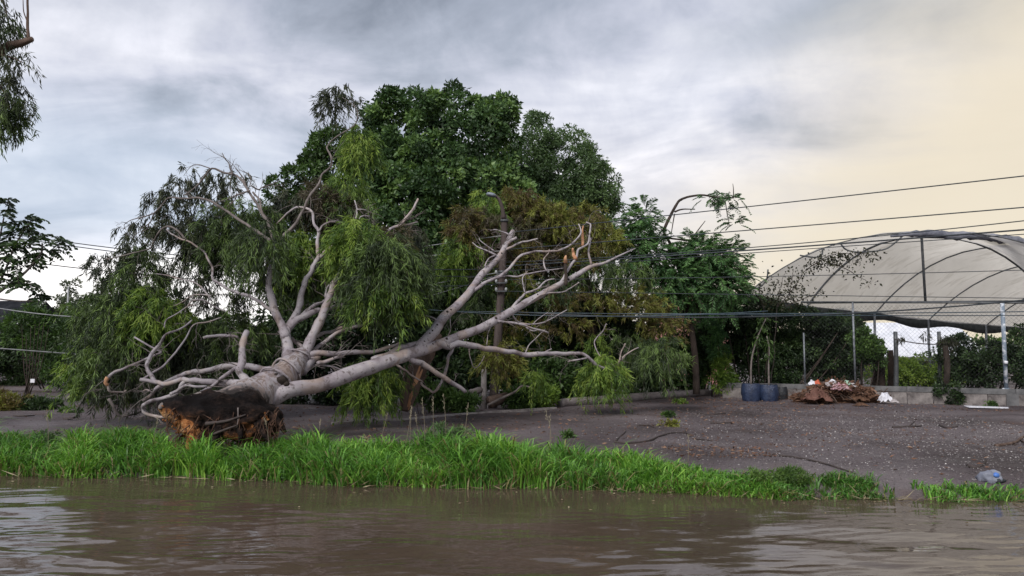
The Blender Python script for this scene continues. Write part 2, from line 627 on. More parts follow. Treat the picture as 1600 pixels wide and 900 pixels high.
M['black_bag'] = rough_mat('black_grow_bag', (0.010, 0.011, 0.014), (0.028, 0.03, 0.036), 8, 0.4, 0.5, 0.8, 0.03)
M['soil'] = rough_mat('soil', (0.022, 0.016, 0.012), (0.05, 0.036, 0.027), 20, 0.95, 0.1, 0.8, 0.02)
M['white_plastic'] = rough_mat('white_plastic', (0.60, 0.60, 0.66), (0.76, 0.76, 0.80), 6, 0.4, 0.5, 0.4, 0.02)
M['brown_tarp'] = rough_mat('brown_sheet', (0.085, 0.036, 0.026), (0.18, 0.088, 0.066), 6, 0.65, 0.3, 0.7, 0.03)
M['dead'] = rough_mat('dead_brown_leaf', (0.06, 0.032, 0.02), (0.16, 0.088, 0.055), 10, 0.8, 0.2, 0.5, 0.02)
M['red'] = rough_mat('red_wrapper', (0.42, 0.07, 0.03), (0.58, 0.13, 0.06), 9, 0.45, 0.4, 0.5, 0.02)
M['pink'] = rough_mat('pink_wrapper', (0.46, 0.22, 0.26), (0.60, 0.42, 0.45), 9, 0.5, 0.4, 0.5, 0.02)
M['mint'] = rough_mat('mint_wrapper', (0.30, 0.48, 0.36), (0.44, 0.62, 0.50), 9, 0.5, 0.4, 0.5, 0.02)
M['grey_paper'] = rough_mat('grey_paper', (0.30, 0.27, 0.27), (0.48, 0.44, 0.44), 9, 0.6, 0.3, 0.5, 0.02)
M['stone'] = rough_mat('blue_grey_sack', (0.13, 0.14, 0.18), (0.24, 0.25, 0.30), 5, 0.6, 0.3, 0.5, 0.02)
M['blue'] = rough_mat('blue_print', (0.05, 0.13, 0.42), (0.10, 0.22, 0.55), 6, 0.5, 0.4, 0.2, 0.01)
M['white_wall'] = rough_mat('white_painted_wall', (0.62, 0.62, 0.62), (0.78, 0.78, 0.78), 3, 0.7, 0.3, 0.3, 0.01)
M['white_roof'] = rough_mat('white_roof_sheet', (0.60, 0.62, 0.68), (0.76, 0.77, 0.82), 2, 0.5, 0.4, 0.3, 0.01)
M['pink_wall'] = rough_mat('pink_painted_wall', (0.34, 0.16, 0.14), (0.46, 0.24, 0.21), 3, 0.8, 0.2, 0.3, 0.01)
M['dark_roof'] = rough_mat('dark_roof_tile', (0.010, 0.011, 0.014), (0.024, 0.025, 0.03), 3, 0.9, 0.1, 0.4, 0.01)
M['dark_wall'] = rough_mat('dark_grey_wall', (0.10, 0.10, 0.115), (0.16, 0.16, 0.18), 3, 0.8, 0.2, 0.3, 0.01)  # plain dark grey, slightly mottled, for house wall and shed back
M['glass'] = rough_mat('window_glass', (0.02, 0.024, 0.03), (0.03, 0.035, 0.04), 2, 0.1, 0.6, 0.05, 0.001)
M['lamp_metal'] = rough_mat('lamp_head', (0.13, 0.15, 0.18), (0.22, 0.25, 0.30), 8, 0.4, 0.5, 0.1, 0.003)
M['pole'] = rough_mat('weathered_brown_pole', (0.05, 0.038, 0.036), (0.105, 0.083, 0.078), 7, 0.85, 0.2, 0.6, 0.01, (1, 1, 0.15))

M['leaf_gum'] = leaf_mat('gum_leaves', [(0.027, 0.043, 0.022), (0.059, 0.090, 0.036), (0.101, 0.156, 0.050), (0.175, 0.264, 0.072)])
M['leaf_gum_dark'] = leaf_mat('dark_gum_leaves', [(0.018, 0.025, 0.016), (0.035, 0.046, 0.028), (0.057, 0.071, 0.039), (0.089, 0.103, 0.052)])
M['leaf_gum_bright'] = leaf_mat('bright_gum_leaves', [(0.048, 0.095, 0.022), (0.109, 0.190, 0.034), (0.181, 0.280, 0.047), (0.266, 0.358, 0.067)])
M['leaf_olive'] = leaf_mat('olive_leaves', [(0.097, 0.065, 0.037), (0.130, 0.103, 0.037), (0.173, 0.184, 0.039), (0.281, 0.313, 0.065)])
M['leaf_brown'] = leaf_mat('brown_twiggy_leaves', [(0.05, 0.038, 0.030), (0.085, 0.068, 0.050), (0.11, 0.092, 0.062), (0.11, 0.12, 0.05)])
M['leaf_broad'] = leaf_mat('broad_green_leaves', [(0.023, 0.042, 0.019), (0.044, 0.086, 0.034), (0.087, 0.158, 0.057), (0.196, 0.304, 0.095)], 0.28, 0.45, 0.35)
M['leaf_pale'] = leaf_mat('pale_green_leaves', [(0.033, 0.055, 0.031), (0.065, 0.108, 0.048), (0.101, 0.165, 0.068), (0.154, 0.231, 0.094)])
M['leaf_feather'] = leaf_mat('feathery_leaves', [(0.028, 0.066, 0.028), (0.06, 0.138, 0.05), (0.10, 0.205, 0.066), (0.16, 0.30, 0.09)])
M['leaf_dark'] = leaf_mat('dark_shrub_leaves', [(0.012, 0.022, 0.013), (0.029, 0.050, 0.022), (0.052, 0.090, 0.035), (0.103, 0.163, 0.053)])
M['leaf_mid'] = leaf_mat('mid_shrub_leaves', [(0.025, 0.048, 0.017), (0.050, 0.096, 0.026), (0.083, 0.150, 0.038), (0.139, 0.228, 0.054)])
M['leaf_lime'] = leaf_mat('lime_leaves', [(0.06, 0.11, 0.022), (0.11, 0.19, 0.03), (0.17, 0.26, 0.045), (0.24, 0.33, 0.06)])
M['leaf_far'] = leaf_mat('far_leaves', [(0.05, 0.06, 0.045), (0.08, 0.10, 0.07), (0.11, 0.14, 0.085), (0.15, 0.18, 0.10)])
M['leaf_litter'] = leaf_mat('fallen_dead_leaves', [(0.05, 0.028, 0.02), (0.12, 0.06, 0.04), (0.19, 0.10, 0.065), (0.30, 0.20, 0.14)], 0.1, 0.7)
M['chips'] = leaf_mat('pale_chips', [(0.13, 0.115, 0.115), (0.21, 0.19, 0.19), (0.32, 0.295, 0.295), (0.50, 0.475, 0.47)], 0.05, 0.6)
M['grass'] = leaf_mat('grass_blades', [(0.26, 0.21, 0.10), (0.045, 0.115, 0.024), (0.10, 0.25, 0.040), (0.175, 0.38, 0.055), (0.30, 0.50, 0.085)], 0.3, 0.45, 0.35)
M['straw'] = leaf_mat('straw_stems', [(0.20, 0.17, 0.12), (0.34, 0.30, 0.22)], 0.1, 0.7)
M['straw_litter'] = leaf_mat('dead_stems', [(0.05, 0.035, 0.02), (0.14, 0.105, 0.06), (0.26, 0.21, 0.13), (0.36, 0.31, 0.20)], 0.1, 0.6)
M['leaf_vine'] = leaf_mat('dark_vine_leaves', [(0.018, 0.018, 0.012), (0.032, 0.034, 0.018), (0.05, 0.052, 0.024)], 0.2)

# ------------------------------------------------------------------ ground and water


def axis(breaks):
    out = []
    for a, b, st in breaks:
        out += list(np.arange(a, b - 1e-6, st))
    out.append(breaks[-1][1])
    return np.array(out)


def grid_mesh(name, xs, ys, zf):
    X, Y = np.meshgrid(xs, ys)
    V = np.column_stack((X.ravel(), Y.ravel(), zf(X, Y).ravel()))
    nx, ny = len(xs), len(ys)
    i = (np.arange(ny - 1)[:, None] * nx + np.arange(nx - 1)[None, :]).ravel()
    F = np.column_stack((i, i + 1, i + 1 + nx, i + nx))
    return fast_mesh(name, V, F, smooth=True)


xs = axis([(-900, -100, 200), (-100, -20, 10), (-20, 20, 0.16), (20, 100, 10), (100, 900, 200)])
ys = axis([(-900, -100, 200), (-100, -10, 15), (-10, 5, 1.5), (5, 30, 0.14), (30, 100, 7), (100, 1600, 300)])
gnd = add('ground', grid_mesh('ground', xs, ys, ground_z), M['ground'], None, 'structure')

WAVES = []
for _ in range(34):
    wl = math.exp(RNG.uniform(math.log(0.14), math.log(1.3)))
    th = RNG.normal(0, 0.38) + math.pi / 2
    k = 2 * math.pi / wl
    WAVES.append((k * math.cos(th), k * math.sin(th), RNG.uniform(0, 6.28), 0.017 / k * RNG.uniform(0.5, 1.4)))


def water_z(X, Y):
    z = np.zeros_like(X)
    for kx, ky, ph, a in WAVES:
        z += a * np.sin(kx * X + ky * Y + ph + 0.7 * np.sin(0.9 * X + 1.3 * Y + ph))
    # calmer in the lee of the bank and in the middle, livelier towards the street and the left
    amp = 0.16 + 0.85 * np.clip((8.6 - Y - 0.15 * X) / 3.0, 0, 1) + 0.35 * np.clip((-X - 1.5) / 2.0, 0, 1) + 0.2 * np.clip((X - 2.0) / 2.0, 0, 1)
    fade = np.clip((14 - np.abs(X)) / 4, 0, 1) * np.clip((Y - 0.5) / 2, 0, 1)
    return WATER_Z + z * amp * fade


xs = axis([(-60, -12, 8), (-12, 12, 0.035), (12, 60, 8)])
ys = axis([(-40, 2, 6), (2, 12, 0.026), (12, 12.2, 0.2)])
wat = add('flood_water', grid_mesh('flood_water', xs, ys, water_z), M['water'], None, 'structure')

# ------------------------------------------------------------------ the fallen gum tree
GUM = thing('fallen_tree', 'uprooted pale barked gum tree lying across the bank, its limbs draped over other trees', 'tree', tuple(P(400, 625, 11.6) * (1, 1, 0)))


TWIGS = []


def branch(pts, r0, r1=None, Y0=None, Y1=None, name='branch', mat='gum_bark', sides=7, wob=0.12, parent=None, taper=True):
    """pts: pixel points, depth runs evenly from Y0 to Y1; radii in pixels"""
    pr = GUM if parent is None else parent
    n = len(pts)
    a = np.array(pts, float)
    if mat == 'gum_bark' and r0 < 4.3 and a[:, 0].max() < 470 and a[:, 1].mean() < 420:
        mat = 'twig'  # thin upper left arches: their dark silhouette is put into the bark colour
    ln = np.concatenate(([0], np.cumsum(np.linalg.norm(np.diff(a[:, :2], axis=0), axis=1))))
    s = ln / ln[-1]
    Ys = Y0 + (Y1 - Y0) * s if a.shape[1] == 2 else a[:, 2]
    r1 = r0 * 0.4 if r1 is None else r1
    if r0 < 4.6 and mat != 'split':
        f_ = 0.68 if a[:, 0].mean() > 690 else 0.82
        r0, r1 = r0 * f_, r1 * f_
    q = np.array([P(a[i, 0], a[i, 1], Ys[i]) for i in range(n)])
    if n > 2:
        q[1:-1, 1] += RNG.normal(0, 0.05, n - 2)
    rad = (r0 + (r1 - r0) * s) * Ys / FPX
    TWIGS.append((q.copy(), rad.copy(), name))
    qq = catmull(np.column_stack((q, rad)), 4)
    for i in range(1, len(qq) - 1):
        v = Vector(qq[i, :3] * 5.5)
        qq[i, :3] += np.array(mnoise.noise_vector(v)) * min(0.55 * qq[i, 3] + 0.006, 0.03)
        qq[i, 3] *= 1 + 0.22 * mnoise.noise(v * 1.7 + Vector((3, 1, 7)))
    m = MB().tube(qq[:, :3], qq[:, 3], sides, 1, wob)
    return m.build(name, M[mat], pr, smooth=True)


# trunk: thick butt, mid stem narrowing to the fork
tr_px = [(335, 650, 11.05, 33.12), (362, 640, 11.3, 33.41), (392, 625, 11.6, 31.89), (418, 607, 12, 26.93), (440, 590, 12.35, 22.14), (458, 571, 12.75, 18.35), (472, 556, 13.1, 13.89), (482, 545, 13.4, 8.80)]
V, F = tube_arrays([P(x, y, Y) for x, y, Y, r in tr_px], [r * Y / FPX for x, y, Y, r in tr_px], 24, 6, 0.16)
trunk = MB().add(V, F).build('trunk', M['trunk_bark'], GUM, smooth=True)
# collar ridges where the bark bunches below the fork
for (x, y, Y, r) in [(428, 599, 12.1, 29), (446, 583, 12.5, 25), (466, 562, 12.95, 19.5)]:
    c = P(x, y, Y)
    ax = unit(P(472, 556, 13.1) - P(392, 625, 11.6))
    u = unit(np.cross(ax, (0, 0, 1.0)))
    v = np.cross(ax, u)
    ring = [c + (u * math.cos(a) + v * math.sin(a)) * r * Y / FPX * 0.955 + ax * 0.05 * math.sin(2 * a + x) for a in np.linspace(0, 2 * math.pi, 15)]
    MB().tube(ring, 0.018, 6, 2, 0.4).build('bark_ridge', M['gum_bark'], GUM, smooth=True)
kn = MB()
for (x, y, Y, r) in [(438, 596, 11.95, 7), (430, 588, 12.0, 4), (447, 602, 11.95, 4)]:
    c = P(x, y, Y - 0.06)
    kn.tube([c + (0, 0.12, 0), c + (0, 0.0, 0.01), c + (0.0, -0.035, 0.0)], [r * Y / FPX * 1.3, r * Y / FPX, r * Y / FPX * 0.45], 9, 3, 0.3)
kn.build('knot', M['dark_bark'], GUM, smooth=True)

# the long limb to the right and its fork
limb_px = [(418, 628, 11.75, 12.11), (455, 609, 12, 12.27), (500, 602, 12.35, 11.31), (540, 587, 12.7, 11.46), (573, 576, 13, 11.32), (607, 564, 13.35, 10.58), (647, 551, 13.8, 9.53), (682, 540, 14.2, 7.84), (713, 527, 14.6, 7.03), (751, 513, 15, 6.50), (784, 495, 15.4, 6.26), (818, 475, 15.8, 5.71), (844, 461, 16.1, 5.14), (884, 439, 16.6, 4.23), (904, 428, 16.8, 3.95), (924, 416, 17, 3.00), (944, 411, 17.2, 2.02), (969, 399, 17.5, 1.36), (993, 388, 17.7, 0.83)]
V, F = tube_arrays([P(x, y, Y) for x, y, Y, r in limb_px], [r * Y / FPX for x, y, Y, r in limb_px], 14, 5, 0.13)
MB().add(V, F).build('limb', M['gum_bark'], GUM, smooth=True)
fork_px = [(648, 549, 13.85, 7.72), (660, 537, 14, 8.69), (680, 516, 14.35, 8.45), (693, 496, 14.7, 7.60), (716, 476, 15.1, 6.44), (736, 453, 15.6, 5.88), (751, 431, 16, 5.30), (764, 418, 16.3, 5.03), (778, 404, 16.6, 4.44), (786, 391, 16.8, 4.15), (796, 372, 17.1, 3.86), (801, 361, 17.3, 3.24)]
V, F = tube_arrays([P(x, y, Y) for x, y, Y, r in fork_px], [r * Y / FPX for x, y, Y, r in fork_px], 12, 5, 0.13)
MB().add(V, F).build('limb', M['gum_bark'], GUM, smooth=True)
b = branch
b([(582, 563), (607, 552), (627, 543), (655, 537)], 5, 5, 13.4, 14.0, 'bark_strip')
# upright limbs
b([(448, 572), (449, 552), (447, 524)], 9.5, 7.5, 12.7, 13.2, 'limb', sides=10)
b([(447, 528), (440, 512), (431, 489), (422, 455), (421, 440), (422, 427), (425, 416)], 7.2, 4.6, 13.15, 13.5, 'limb', sides=9)
b([(422, 430), (430, 404), (438, 384), (445, 366), (459, 352), (475, 327), (484, 311), (498, 287), (503, 273), (513, 262), (517, 257), (517, 245), (512, 233), (512, 222), (525, 213), (538, 203), (553, 192), (559, 182), (557, 170), (547, 160), (535, 152)], 3.4, 0.6, 13.5, 15.0, 'branch', 'twig', sides=8)
b([(452, 553), (446, 536), (440, 516)], 6, 6, 13.2, 13.4, 'limb', sides=9)
b([(447, 526), (452, 508), (462, 493), (469, 469), (477, 448), (487, 424), (498, 402)], 6.2, 3.4, 13.2, 13.9, 'limb', sides=9)
b([(498, 403), (496, 384), (497, 362), (491, 350), (487, 333), (478, 325), (464, 323), (448, 334), (432, 350)], 3.6, 1.5, 13.9, 14.4)
b([(497, 362), (505, 352), (516, 347), (528, 345)], 2.2, 1.2, 13.95, 14.2)
b([(498, 404), (511, 391), (533, 373), (542, 360), (553, 347), (557, 329), (554, 313)], 4.0, 1.2, 13.9, 14.6)
b([(549, 352), (562, 356), (571, 358), (563, 346), (563, 340), (569, 337), (578, 338)], 2.4, 1.0, 14.3, 14.6)
b([(569, 357), (580, 364), (589, 371), (598, 381)], 2.2, 0.9, 14.3, 14.5)
b([(557, 327), (566, 327), (573, 328)], 1.5, 0.6, 14.5, 14.6)
b([(451, 511), (467, 500), (493, 487), (513, 482), (533, 477), (556, 473), (578, 462)], 6, 1.8, 13.25, 14.2)
b([(470, 498), (474, 491), (489, 480), (504, 470), (510, 462), (511, 449), (517, 442)], 4.5, 1.5, 13.4, 14.0)
b([(505, 470), (525, 466), (540, 460)], 2, 0.8, 13.9, 14.4)
b([(478, 560), (483, 540), (489, 524), (500, 498), (511, 473), (520, 451), (529, 431), (538, 420), (543, 413)], 8.5, 4.6, 13.1, 13.9, 'limb', sides=10)
b([(536, 423), (556, 398), (576, 382), (593, 369), (613, 358), (627, 349), (638, 336), (649, 322), (653, 311)], 4.2, 2.0, 13.85, 14.9, 'limb', sides=10)
b([(622, 353), (640, 350), (653, 347)], 2.4, 1.0, 14.6, 14.9)
b([(486, 552), (495, 543), (507, 533), (524, 522), (544, 514), (564, 509), (578, 500), (583, 487), (582, 473)], 4.5, 2.6, 13.2, 14.2)
b([(578, 497), (567, 483), (558, 478)], 2.6, 1.4, 14.0, 14.3)
b([(579, 496), (590, 505), (600, 513)], 2.2, 1.0, 14.1, 14.2)
b([(590, 489), (610, 486), (640, 478), (660, 470)], 1.6, 0.8, 14.3, 14.7)
b([(478, 553), (505, 552), (533, 553), (556, 552), (578, 550), (602, 544), (624, 536)], 5, 2.6, 13.1, 13.9)
b([(490, 528), (505, 521), (520, 518), (538, 511)], 4.2, 3, 13.5, 13.8)
b([(496, 568), (507, 566), (524, 560), (536, 557)], 4, 2.6, 13.0, 13.3)
b([(480, 572), (496, 571), (516, 572), (536, 579)], 3, 1.4, 13.0, 13.2)
b([(472, 580), (480, 570), (490, 562), (498, 556)], 9, 5, 12.8, 13.2)
b([(455, 528), (463, 536), (472, 541)], 4, 4, 13.5, 13.4)
# upper left arches
b([(432, 400), (424, 360), (416, 342), (404, 322), (390, 300), (380, 284), (364, 272), (348, 268), (332, 264), (318, 276), (304, 292), (286, 306)], 3.6, 1.1, 13.7, 14.6)
b([(364, 272), (359, 262), (356, 254), (352, 248), (347, 239)], 1.8, 0.7, 14.2, 14.3)
b([(353, 250), (349, 246), (345, 244)], 1.0, 0.5, 14.3, 14.3)
b([(384, 288), (378, 278), (372, 268), (368, 262)], 1.6, 0.8, 14.2, 14.4)
b([(330, 264), (316, 259), (302, 257), (291, 264), (287, 275)], 1.1, 0.4, 14.4, 14.6)
b([(390, 292), (392, 280), (388, 271), (378, 268)], 1.2, 0.5, 14.1, 14.3)
b([(392, 290), (402, 295), (412, 294), (424, 287), (433, 284)], 1.5, 0.6, 14.1, 14.0)
b([(395, 300), (405, 312), (411, 330), (416, 345)], 1.8, 2.2, 14.1, 13.9)
b([(390, 298), (374, 302), (356, 310), (340, 318), (326, 325)], 1.8, 0.7, 14.0, 14.5)
b([(370, 302), (366, 312), (356, 322), (352, 334)], 1.3, 0.6, 14.1, 14.4)
b([(425, 378), (408, 366), (390, 354), (372, 342), (350, 328), (328, 314), (310, 309), (288, 310), (266, 309), (254, 316), (242, 332), (234, 348), (220, 358)], 3.2, 0.9, 13.6, 14.6)
b([(241, 333), (226, 338), (212, 343), (196, 351), (197, 360)], 1.2, 0.5, 14.4, 14.6)
b([(234, 347), (226, 358), (214, 364), (206, 374)], 1.0, 0.5, 14.5, 14.6)
b([(431, 489), (410, 474), (388, 462), (372, 457), (350, 448), (334, 436), (331, 419), (328, 408), (318, 394), (300, 380), (284, 373), (268, 366), (260, 358)], 3.6, 1.2, 13.3, 14.4)
b([(292, 376), (280, 362), (266, 354), (256, 358), (242, 372), (228, 386), (210, 396), (180, 402), (165, 405)], 2.2, 0.9, 14.2, 14.6)
b([(330, 470), (318, 452), (300, 440), (282, 436), (262, 430), (240, 428)], 1.8, 0.7, 14.0, 14.6)
b([(330, 462), (316, 460), (300, 462), (285, 470), (272, 478)], 1.6, 0.7, 13.9, 14.2)
# low limbs to the left
b([(418, 600), (389, 597), (367, 598), (344, 599), (317, 595), (300, 594), (283, 594), (257, 600), (243, 597), (219, 593)], 6.5, 2.8, 11.9, 12.4)
b([(244, 598), (238, 588), (232, 578), (230, 564), (234, 549), (248, 536), (266, 523), (286, 512), (300, 500)], 4.4, 1.4, 12.4, 13.0)
b([(254, 600), (246, 607), (239, 613), (223, 626)], 3.4, 2.6, 12.4, 12.5)
b([(238, 613), (230, 609), (224, 611)], 1.8, 1.2, 12.4, 12.4)
b([(444, 578), (433, 578), (407, 576), (384, 573), (356, 572), (322, 579), (300, 581), (288, 583), (274, 590), (259, 597), (250, 606)], 5.8, 3.0, 12.7, 12.9)
b([(388, 600), (380, 592), (374, 580), (377, 567), (380, 549), (381, 531), (386, 518)], 6.5, 4.6, 11.9, 12.4, 'limb', sides=9)
b([(376, 571), (366, 577), (352, 588), (340, 596), (329, 604), (313, 613)], 4.0, 3.0, 12.3, 12.0)
b([(290, 597), (283, 602), (276, 610), (266, 618), (246, 624), (232, 631), (225, 637), (224, 645), (234, 650), (248, 652), (261, 652)], 4.4, 2.8, 12.2, 11.9)
b([(266, 616), (274, 610), (292, 602), (308, 603), (323, 604)], 3.2, 2.6, 12.0, 12.0)
b([(346, 496), (319, 504), (301, 508), (288, 529), (270, 556), (257, 571), (239, 584), (223, 592)], 1.2, 2.2, 13.2, 12.5)
b([(257, 512), (259, 500), (279, 489), (294, 478), (306, 476)], 1.4, 1.0, 13.4, 13.6)
b([(294, 478), (300, 470), (317, 469), (339, 481), (352, 486)], 1.6, 1.0, 13.5, 13.4)
b([(252, 551), (234, 558), (206, 571), (181, 580), (168, 591)], 2.0, 2.8, 13.0, 12.7)
b([(168, 590), (166, 598), (168, 602)], 3.2, 2.6, 12.7, 12.7, 'broken_end', 'split')
b([(168, 601), (174, 611), (186, 614), (197, 610)], 2.6, 1.6, 12.7, 12.9)
b([(210, 527), (222, 534), (234, 542), (252, 550)], 1.8, 1.8, 13.2, 13.0)
b([(318, 528), (340, 524), (362, 525), (372, 528)], 3.0, 2.6, 13.4, 13.3)
# branchlets of the fork and the right limb
b([(738, 456), (756, 443), (778, 433), (793, 422), (804, 409), (813, 401), (836, 393), (864, 393), (889, 384), (904, 370), (908, 359), (904, 350)], 4.2, 1.6, 15.6, 17.0)
b([(784, 394), (796, 387), (813, 379), (828, 376), (840, 373)], 3.2, 1.8, 16.8, 17.2)
b([(786, 386), (796, 378), (807, 371)], 4.5, 3.0, 16.9, 16.9)
b([(780, 432), (795, 431), (809, 432), (824, 428), (847, 424), (880, 419)], 2.4, 1.2, 15.9, 16.7)
b([(776, 399), (756, 390), (745, 385), (738, 379)], 2.2, 1.2, 16.5, 16.6)
b([(772, 392), (760, 384), (751, 376), (749, 372)], 1.9, 1.0, 16.6, 16.7)
b([(758, 416), (760, 410), (765, 403), (773, 399)], 1.6, 1.6, 16.1, 16.5)
b([(795, 367), (788, 363), (776, 359), (766, 360)], 1.8, 0.9, 17.1, 17.0)
b([(800, 481), (810, 470), (816, 463), (822, 458), (840, 451), (853, 439), (867, 436)], 3.4, 1.4, 15.6, 16.4)
b([(820, 457), (817, 445), (817, 434), (824, 424)], 1.6, 0.9, 15.9, 16.1)
b([(876, 441), (881, 432), (889, 419), (900, 403), (904, 390), (918, 381), (921, 363), (923, 351), (916, 347)], 3.6, 1.6, 16.5, 17.1)
b([(924, 414), (920, 397), (921, 381), (923, 372)], 2.8, 1.8, 17.0, 17.1)
b([(884, 446), (884, 430), (884, 419), (883, 410)], 4.2, 3.6, 16.4, 16.5, 'broken_stub', 'dark_bark')
b([(883, 410), (883.5, 404), (884.5, 400)], 3.5, 1.5, 16.5, 16.5, 'broken_end', 'split')
b([(910, 384), (910, 370), (911.5, 353)], 2.6, 1.0, 16.9, 17.0, 'splinter', 'split')
b([(899, 405), (897, 396), (895, 388)], 3.4, 1.4, 16.7, 16.8, 'splinter', 'split')
b([(855, 424), (850, 415), (850, 404), (857, 396), (858, 390)], 1.8, 1.2, 16.4, 16.7)
b([(825, 474), (840, 463), (856, 458), (878, 457), (896, 447), (905, 441)], 2.4, 1.0, 15.8, 16.6)
b([(778, 502), (800, 504), (818, 508), (833, 513), (857, 520)], 3.0, 2.0, 15.2, 15.8)
b([(822, 511), (832, 517), (842, 515)], 1.5, 0.8, 15.6, 15.7)
b([(800, 490), (804, 497), (811, 503), (827, 507), (851, 503), (873, 491), (886, 484)], 2.0, 1.0, 15.6, 16.4)
b([(832, 507), (842, 498), (856, 488)], 1.2, 0.7, 16.0, 16.2)
b([(683, 536), (700, 540), (722, 537), (756, 544), (794, 550), (822, 554), (846, 553), (878, 553), (906, 552), (919, 558), (932, 571), (951, 578), (968, 585)], 5.5, 2.0, 14.1, 17.0, 'limb')
b([(917, 559), (902, 562), (887, 565)], 2.2, 1.6, 16.4, 16.2)
b([(966, 584), (966, 572), (968, 562), (972, 549), (977, 537)], 2.4, 1.4, 17.0, 17.1)
b([(968, 566), (974, 558), (981, 552), (998, 543)], 2.0, 1.2, 17.0, 17.2)
b([(952, 562), (944, 564), (936, 556), (929, 536), (934, 526), (942, 517), (947, 506)], 1.6, 1.2, 17.0, 17.2)
b([(846, 553), (852, 549), (862, 545)], 1.8, 1.0, 15.9, 15.9)
b([(820, 554), (826, 540), (840, 526), (852, 514)], 1.4, 0.7, 15.7, 16.2)
b([(630, 556), (645, 564), (660, 569), (678, 580), (696, 592), (713, 602), (727, 612)], 5.0, 3.0, 13.5, 14.6)
b([(709, 536), (706, 546), (700, 560), (696, 580), (687, 602), (676, 613), (664, 604), (658, 598)], 3.4, 2.0, 14.5, 14.6)
b([(618, 569), (627, 574), (636, 581), (651, 591), (660, 596)], 2.4, 1.4, 13.4, 14.2)
b([(760, 540), (763, 520), (766, 512)], 1.3, 0.8, 15.1, 15.1)
b([(700, 526), (704, 515), (703, 500), (700, 494)], 1.3, 0.9, 14.5, 14.6)
b([(688, 508), (680, 498), (668, 494), (658, 491)], 1.6, 0.9, 14.5, 14.5)
b([(733, 540), (735, 560), (742, 575), (752, 566), (757, 556)], 1.4, 0.8, 14.9, 15.1)

# fine bare twigs along the thinner branches, and stubs and scars on the thick ones
tw_m = MB()


def bare_twig(a, d, ln, r, depth=0):
    n_ = 4
    q = [a]
    for i in range(n_):
        d = unit(d + RNG.normal(0, 0.22, 3) + np.array((0, 0, -0.04)))
        q.append(q[-1] + d * ln / n_)
    tw_m.tube(q, np.linspace(r, 0.0016, len(q)), 4, 1, 0, False)
    if depth < 2:
        for i in range(1, n_):
            if RNG.uniform() < 0.55:
                bare_twig(q[i], unit(d + RNG.normal(0, 0.75, 3)), ln * RNG.uniform(0.35, 0.6), r * 0.6, depth + 1)


for q, rad, nm in TWIGS:
    if nm not in ('branch', 'limb') or rad.max() > 0.085:
        continue
    for k in range(4 if rad.max() > 0.02 else 3):
        i = RNG.integers(max(1, len(q) // 3), len(q))
        tg = unit(q[i] - q[i - 1])
        f_ = RNG.uniform()
        a = q[i - 1] * (1 - f_) + q[i] * f_
        bare_twig(a, unit(tg * 0.8 + RNG.normal(0, 0.6, 3)), RNG.uniform(0.22, 0.6), min(0.009, rad[i] * 0.5))
tw_m.build('bare_twigs', M['twig'], GUM, kind='stuff')
sc_m = MB()
for lst in (limb_px[2:16], fork_px[1:10]):
    for k in range(13):
        i = RNG.integers(0, len(lst) - 1)
        f_ = RNG.uniform()
        x, y, Y, r = [lst[i][j] * (1 - f_) + lst[i + 1][j] * f_ for j in range(4)]
        rm = r * Y / FPX
        a_ = RNG.uniform(0, math.pi)
        o_ = np.array((0.45 * math.cos(a_) * rm * 0.7, -rm * 0.75, math.sin(a_ * 2) * rm * 0.6))
        c = P(x, y, Y) + o_
        u_ = unit(o_)
        sc_m.tube([c - u_ * 0.03, c + u_ * 0.012, c + u_ * 0.03], np.array((0.030, 0.022, 0.008)) * RNG.uniform(0.6, 1.3), 7, 2, 0.3)
sc_m.build('branch_scars', M['dark_bark'], GUM, smooth=True, kind='stuff')

# the torn root plate
C = P(338, 646, 11.0)


def blob(c, rad, nu=28, nv=18, amp=0.25, freq=3.0, seed=0.0, rot=None, pinch=1.0):
    V, F = [], []
    for j in range(nv + 1):
        th = math.pi * j / nv
        for i in range(nu):
            ph = 2 * math.pi * i / nu
            d = np.array((math.sin(th) * math.cos(ph), math.sin(th) * math.sin(ph), math.cos(th)))
            k = 1 + amp * mnoise.fractal(Vector(d * freq) + Vector((seed, seed * 1.7, 0)), 1.0, 2.1, 4)
            q = np.sign(d) * np.abs(d) ** pinch * np.array(rad) * k
            V.append(q)
    V = np.array(V)
    if rot is not None:
        V = V @ np.array(rot).T
    V = V + np.asarray(c)
    for j in range(nv):
        for i in range(nu):
            i2 = (i + 1) % nu
            F.append((j * nu + i, (j + 1) * nu + i, (j + 1) * nu + i2, j * nu + i2))
    return V, F


